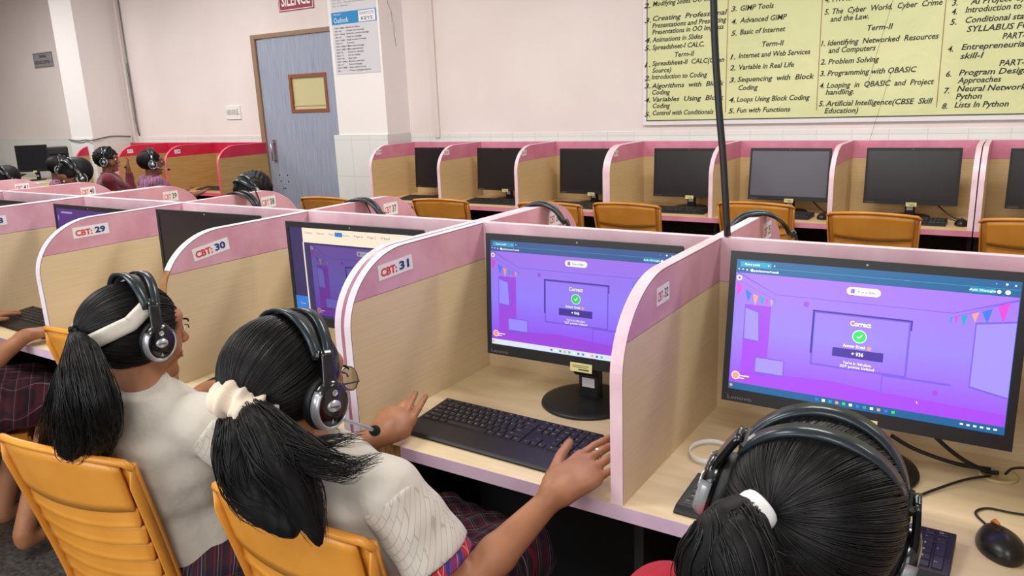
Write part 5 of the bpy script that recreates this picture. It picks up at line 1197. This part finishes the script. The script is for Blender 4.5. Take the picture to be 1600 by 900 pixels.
la = [([tA, at(122, 548, 1, -1.0), at(122, 590, 1, -1.03), at(130, 650, 1, -1.03), at(120, 712, 1, -.99)], [.014, .034, .048, .054, .030], 620),
      ([tA, at(130, 545, 1, -1.0), at(150, 600, 1, -1.02), at(160, 650, 1, -1.02), at(150, 716, 1, -.99)], [.012, .030, .034, .034, .018], 300),
      ([tA, at(112, 560, 1, -1.0), at(96, 620, 1, -1.02), at(84, 670, 1, -1.00), at(66, 700, 1, -.98)], [.012, .024, .030, .024, .006], 200)]
strands('ponytail', np.concatenate([lock_paths(a, b_, c_, 26, .006, .7) for a, b_, c_ in la]), .0010, hairm, rA, bA)
for a, b_, c_ in la: tail_core(rA, bA, a, [q * .82 for q in b_])
scrunchie(rA, bA, tA, (HA.to_3x3() @ Vector((0, -1, -.2))), .015, .005, hairb, 'hair_tie', .001)
# cloth headband: a flat strap round the skull from the nape over the crown
def head_strap(root, base, HM, s, pts, w, m, name, th=.003, out=.006):
    r = np.array((.0845, .1025, .0915)); c = np.array((0, -.016, .022)); D = [np.array(p, float) / np.linalg.norm(p) for p in pts]; n = 16 * (len(D) - 1) + 1; path = []
    for i in range(n):
        u = i / 16; k = min(int(u), len(D) - 2); f = u - k; q = D[k] * (1 - f) + D[k + 1] * f; path.append(q / np.linalg.norm(q))
    vs = []
    for i, q in enumerate(path):
        t = path[min(i + 1, n - 1)] - path[max(i - 1, 0)]; t /= np.linalg.norm(t); sd = np.cross(t, q); sd /= np.linalg.norm(sd)
        for j, (e, o_) in enumerate([(-1, 0), (-.6, th), (-.2, th * .6), (.2, th), (.6, th * .7), (1, 0)]):
            p = (q * (1 + 0)) * r * (1 + (out + o_) / .09) + c + sd * e * w; vs.append(tuple(HM @ Vector(p * s) - Vector(base)))
    fs = [(i * 6 + j, i * 6 + j + 1, i * 6 + 7 + j, i * 6 + 6 + j) for i in range(n - 1) for j in range(5)]
    b = MB(); b.add(vs, fs, None, None, True); o = b.build(name, m, root); md = o.modifiers.new('th', 'SOLIDIFY'); md.thickness = .003; md.offset = 0; return o
head_strap(rA, bA, HA, .98, [(.0, -.985, -.30), (.55, -.80, -.10), (.93, -.30, .22), (.85, .05, .52), (.55, .20, .80), (0, .24, .96), (-.55, .20, .80), (-.85, .05, .52), (-.93, -.30, .22), (-.55, -.80, -.10), (0, -.985, -.30)], .0155, shirtm, 'headband')
hdA = headset('black and silver headset worn by the girl with the headband', HA @ Matrix.Translation((0, -.004, .012)), .95)

# ================================================================ the child in red (booth CBT-32)
HC = head_matrix((1.095, -.930, 1.050), 98 * DEG, 0 * DEG, 15 * DEG)
JC = dict(pelvis=(1.08, -.95, .535), neck=(1.06, -.985, .935), shL=(.945, -.955, .890), shR=(1.205, -.965, .885), elL=(.87, -.80, .74), wrL=(.93, -.60, .790), elR=(1.30, -.80, .73), wrR=(1.24, -.60, .790),
          knL=(.98, -.55, .52), knR=(1.18, -.55, .52), anL=(.98, -.55, .08), anR=(1.18, -.55, .08))
hc = dict(R=(((0, 1, -.08), (0, .1, 1), (-1, .1, 0)), dict(s=.9)), L=(((0, 1, -.08), (0, .1, 1), (1, .1, 0)), dict(s=.9)))
rC, bC, TC, sxC, fwC, upC, chC = person('child in a crimson top seen from behind, hair tied with a white band', JC, HC, 1.0, .006, hands=None)
shirt(rC, bC, JC, TC, sxC, fwC, upC, chC, redcloth, None, .9, 1.0, .006, collar=True, long=True)
skirt(rC, bC, JC, TC, sxC, fwC, tartan_dk)
hair_cap('hair', HC, rC, bC, 1.0, r=(.086, .103, .094)); tC = at(1184, 796, 1, -1.045); tieC = tuple(HC.inverted() @ tC - Vector((0, -.016, .022)))
strands('hair_strands', combed(HC, tieC, 1900, 1.0, r=(.0875, .1045, .0955)), .0008, hairm, rC, bC)
lc = [([tC, at(1150, 812, 1, -1.065), at(1132, 842, 1, -1.085), at(1118, 880, 1, -1.08), at(1120, 940, 1, -1.06)], [.012, .026, .034, .038, .020], 420),
      ([tC, at(1158, 822, 1, -1.065), at(1156, 860, 1, -1.09), at(1165, 900, 1, -1.09), at(1180, 950, 1, -1.07)], [.012, .028, .034, .034, .016], 420),
      ([tC, at(1165, 812, 1, -1.08), at(1185, 845, 1, -1.085), at(1215, 870, 1, -1.08), at(1255, 888, 1, -1.07)], [.008, .012, .010, .006, .002], 110)]
strands('ponytail', np.concatenate([lock_paths(a, b_, c_, 26, .005, .7) for a, b_, c_ in lc]), .0010, hairm, rC, bC)
for a, b_, c_ in lc[:2]: tail_core(rC, bC, a, [q * .82 for q in b_])
b = MB(); d_ = (at(1140, 832, 1, -1.07) - tC).normalized(); cc = tC - Vector(bC); 
b.tube([cc - d_ * .008 + d_ * t_ for t_ in (0, .002, .006, .012, .018, .022, .024)], [.0165, .019, .0205, .021, .0205, .019, .0165], 24); b.build('hair_band', white_plastic, rC)
hdC = headset('large black headset worn by the child in crimson at the lower right', HC @ Matrix.Rotation(12 * DEG, 4, 'X') @ Matrix.Translation((-.003, .0, -.002)), 1.0, open_=-.003)

# ================================================================ the child at the left edge (arm, skirt and leg in view)
HD = head_matrix((-1.80, -.80, 1.06), 80 * DEG, 8 * DEG, 0)
JD = dict(pelvis=(-1.78, -.83, .535), neck=(-1.79, -.84, .935), shL=(-1.93, -.83, .885), shR=(-1.65, -.83, .885), elL=(-1.98, -.72, .72), wrL=(-1.90, -.52, .79), elR=(-1.50, -.70, .71), wrR=(-1.475, -.545, .79),
          knL=(-1.78, -.43, .52), knR=(-1.55, -.45, .52), anL=(-1.80, -.60, .09), anR=(-1.52, -.66, .10))
hd_ = dict(R=(((-.05, 1, -.05), (0, .1, 1), (-1, .1, 0)), dict(s=.9)), L=(((0, 1, -.08), (0, .1, 1), (1, .1, 0)), dict(s=.9)))
rD, bD, TD, sxD, fwD, upD, chD = person('child at the left edge showing a bare forearm and a tartan skirt', JD, HD, .95, .0055, hands=hd_)
shirt(rD, bD, JD, TD, sxD, fwD, upD, chD, shirtm, sleevem, .6, 1.0, .007); skirt(rD, bD, JD, TD, sxD, fwD, tartan_dk, flare=1.1); hair_cap('hair', HD, rD, bD, .95)
chair('orange chair under the child at the left edge', -1.78, -.76, 0, orange)

# ================================================================ children behind, in the middle and the far left
def far_child(label, c, yaw, m, sh=None, hl=None, pitch=.1, curly=False, arms=None, neckd=(0, -.03), fat=1.0, skn=None, roll=0.0, simple_head=False, glasses=None, mic=None, h=.008, longs=True, hs=.95, collar=None):
    HM = head_matrix(c, yaw, pitch, roll); f = Vector((math.cos(yaw if sh is None else sh), math.sin(yaw if sh is None else sh), 0)); s_ = Vector((f.y, -f.x, 0)); C = Vector(c)
    nk = C - Vector((0, 0, .115)) - f * .02; pe = Vector((nk.x, nk.y, .535)) + f * .04
    J = dict(pelvis=pe, neck=nk, shL=nk - s_ * .14 - Vector((0, 0, .05)), shR=nk + s_ * .14 - Vector((0, 0, .05)))
    J['elR'] = J['shR'] + f * .10 + s_ * .03 - Vector((0, 0, .18)); J['wrR'] = J['elR'] + f * .20 + Vector((0, 0, .05)); J['elL'] = J['shL'] + f * .10 - s_ * .03 - Vector((0, 0, .18)); J['wrL'] = J['elL'] + f * .20 + Vector((0, 0, .05))
    for k_, v_ in (arms or {}).items(): J[k_] = Vector(v_)
    J['knR'] = pe + f * .36 + s_ * .10; J['knL'] = pe + f * .36 - s_ * .10; J['anR'] = Vector((J['knR'].x, J['knR'].y, .08)); J['anL'] = Vector((J['knL'].x, J['knL'].y, .08))
    J = {k_: tuple(v_) for k_, v_ in J.items()}; hn = {}
    for S_ in 'RL':
        dd = (Vector(J['wr' + S_]) - Vector(J['el' + S_])).normalized(); up_ = Vector((0, 0, 1)) if abs(dd.z) < .8 else f; hn[S_] = ((tuple(dd), tuple(up_), tuple(s_ * (-1 if S_ == 'R' else 1))), dict(s=.88, bend=1.25 if 'maroon hooded' in label and S_ == 'R' else .5))
    r, bs, T_, sx_, fw_, u_, ch = person(label, J, HM, hs, h, sk=skn or skin2, hands=hn)
    shirt(r, bs, J, T_, sx_, fw_, u_, ch, m, None, .8, fat, .008, collar=True, long=longs, fold=.004); skirt(r, bs, J, T_, sx_, fw_, mat('grey_trouser_cloth', rgb(70, 72, 84), .9), .009, .92, name='trousers')
    hair_cap('hair', HM, r, bs, hs * (1.10 if curly else 1.03), low=-.070, curly=curly, h=.006, fringe=0)
    if hl: headset(hl, HM, .97, mic=mic, simple=False)
    if glasses:
        g_ = thing('eyeglasses', glasses, 'glasses'); g_.matrix_world = HM @ Matrix.Scale(hs, 4)
        for sx in (-1, 1):
            b = MB(); b.tube([(sx * .031 + .023 * math.cos(2 * PI * k / 20), .107, .003 + .018 * math.sin(2 * PI * k / 20)) for k in range(20)], .0016, 6, closed=True); b.build('rim', blackg, g_)
            b = MB(); b.tube([(sx * .055, .104, .008), (sx * .077, .086, .008), (sx * .079, -.005, -.004)], .0018, 6); b.build('temple', blackg, g_)
        b = MB(); b.tube([(-.008, .107, .008), (.008, .107, .008)], .0016, 6); b.build('bridge', blackg, g_)
    return r, J, HM
# boy in maroon: profile to the right, a hand raised to his mouth
c1 = at(168, 250, 1, 2.2)
far_child('boy in a maroon hooded top with one hand raised to his mouth', c1, 40 * DEG, maroon, 60 * DEG, 'dark headset on the boy in maroon', .05, True,
          arms=dict(elR=tuple(at(206, 300, 1, 2.34)), wrR=tuple(at(201, 268, 1, 2.34)), wrL=tuple(c1 + Vector((.0, .36, -.30)))), fat=1.08, mic=(-1, (-.07, .12, -.07)))
c2 = at(236, 254, 1, 2.22)
far_child('boy in a mauve check shirt with a headset, seen from behind at the crimson desks', c2, 62 * DEG, mauve_plaid, 80 * DEG, 'headset with a microphone on the boy in the mauve check shirt', .05, False, longs=False, fat=1.0, mic=(1, (.075, .125, -.06)), glasses='spectacles on the boy in the mauve check shirt')
c3 = at(118, 275, 1, .98)
far_child('boy with glasses looking down, head just above the CBT 40 sticker', c3, -100 * DEG, mauve_plaid, -90 * DEG, 'black and silver headset on the boy looking down behind the partition', .38, False, hs=1.02, glasses='spectacles on the boy looking down behind the partition')
c4 = at(10, 283, 1, 1.02)
far_child('child at the far left edge behind the partition, only dark hair showing', c4, -90 * DEG, maroon, None, 'headset on the far-left child whose hair shows over the partition', .5, False, longs=False)
c5 = at(92, 262, 1, 2.1)
far_child('child with a dark head bent down in front of the far computer tower', c5, 60 * DEG, mauve_plaid, None, 'headset on the child in front of the far computer tower', .35, False)
c6 = at(396, 305, 1, .98)
far_child('child with tousled black hair bent low behind the partition with sticker CBT 38', c6, -100 * DEG, mauve_plaid, -90 * DEG, 'blue-grey headset on the tousled hair behind sticker CBT 38', .6, True, arms=dict(), hs=.98)
# bare forearm with a pale bangle on the crimson desk: the arm of a child hidden by the partition
c7 = at(455, 420, 1, 1.9)

# ================================================================ headsets hung over the far dividers, their cables, and far-left equipment
def hung(label, px, py, x, yaw=0.0, top=H, s=.95, tilt=0.0, cablepts=None):
    p = at(px, py, 0, x + TH / 2); M = Matrix.Translation((x + TH / 2, p.y, top + .004 - .119 * s)) @ Matrix.Rotation(yaw, 4, 'Z') @ Matrix.Rotation(tilt, 4, 'X')
    h_ = headset(label, M, s, open_=-.0)
    return h_
hung('headset hung over the divider with sticker CBT 38', 372, 300, -1.334 - TH, .25, s=.95)
hung('headset hung over the divider with sticker CBT 37, a pair of shiny bands', 560, 312, -.667 - TH, .35, s=.95)
hung('headset hung over the double divider with sticker CBT 36', 840, 320, 0 - TH / 2, .30, s=.98)
hung('headset hung over the divider with sticker CBT 35, right of the hanging cable', 1185, 337, .667, .42, s=1.0)
cable('thin headset cable draped over the partition nearest the tousled black hair', [(-1.36, .33, 1.10), (-1.350, .33, 1.1665), (-1.331, .335, 1.1665), (-1.329, .35, 1.10), (-1.328, .36, 1.0)], .0024)
cable('thin headset cable draped over the CBT 37 sticker, in front of the tiled pillar', [(-.695, .25, 1.10), (-.69, .25, 1.1675), (-.664, .255, 1.1675), (-.662, .28, 1.12), (-.661, .32, 1.0)], .0024)
# far-left table with a monitor, a folded laptop and a computer tower
tb = thing('table', 'far-left table carrying a monitor and a computer tower', 'table', (-8.9, 2.85, 0))
b = MB(); b.box((-.9, -.35, .72), (1.2, .35, .75)); b.build('tabletop', birch_top, tb)
for sx in (-.85, 1.15):
    for sy in (-.3, .3): b = MB(); b.box((sx - .025, sy - .025, 0), (sx + .025, sy + .025, .72)); b.build('leg', steel_dark, tb)
fm = dup(m28, 'black monitor on the far-left table against the wall', None, (-8.55, 2.98, ZD + .001), .62); fm.scale = (.72, 1, 1)
for ch in list(fm.children):
    if ch.name.startswith('screen_picture'): bpy.data.objects.remove(ch)
    elif ch.name.startswith('screen'): ch.data = ch.data.copy(); ch.data.materials[0] = screen_off
cp = thing('computer_tower', 'black computer tower standing on the far-left table beside the pillar', 'computer', (-7.74, 2.85, .75), 1.1)
b = MB(); b.box((-.10, -.2, 0), (.10, .2, .40)); b.build('case', blackp, cp, .006)
b = MB(); b.box((-.085, -.206, .30), (.085, -.2, .34)); b.build('drive_bay', blackg, cp); b = MB(); b.lathe([(.0001, 0), (.010, 0), (.010, .003), (.0001, .003)], 16, M=Matrix.Translation((.06, -.2, .25)) @ Matrix.Rotation(PI / 2, 4, 'X')); b.build('power_button', silver, cp)
lp = thing('laptop', 'half-closed black laptop lying on the far-left table in front of the monitor', 'laptop', (-8.55, 2.66, .751), .2)
b = MB(); b.box((-.17, -.12, 0), (.17, .12, .018)); b.build('base', blackp, lp, .003)
b = MB(); b.box((-.17, 0, 0), (.17, .235, .008), M=Matrix.Translation((0, -.12, .022)) @ Matrix.Rotation(.30, 4, 'X')); b.build('lid', blackp, lp, .002)
for k, (dx, dy, a) in enumerate(((0, 0, .1), (.03, .02, -.15), (-.02, .03, .3))):
    b = MB(); b.box((-.105, -.148, 0), (.105, .148, .004)); o = b.build('paper_sheets', [paper, yellow_paper][k == 1]); o.location = (-8.05 + dx, 2.62 + dy, .7502 + k * .0044); o.rotation_euler = (0, 0, a)
    tag(o, ('white paper sheets lowest in the loose pile on the far-left table', 'yellowish paper sheets in the middle of the pile on the far-left table', 'white paper sheets topmost in the loose pile on the far-left table')[k], 'paper')
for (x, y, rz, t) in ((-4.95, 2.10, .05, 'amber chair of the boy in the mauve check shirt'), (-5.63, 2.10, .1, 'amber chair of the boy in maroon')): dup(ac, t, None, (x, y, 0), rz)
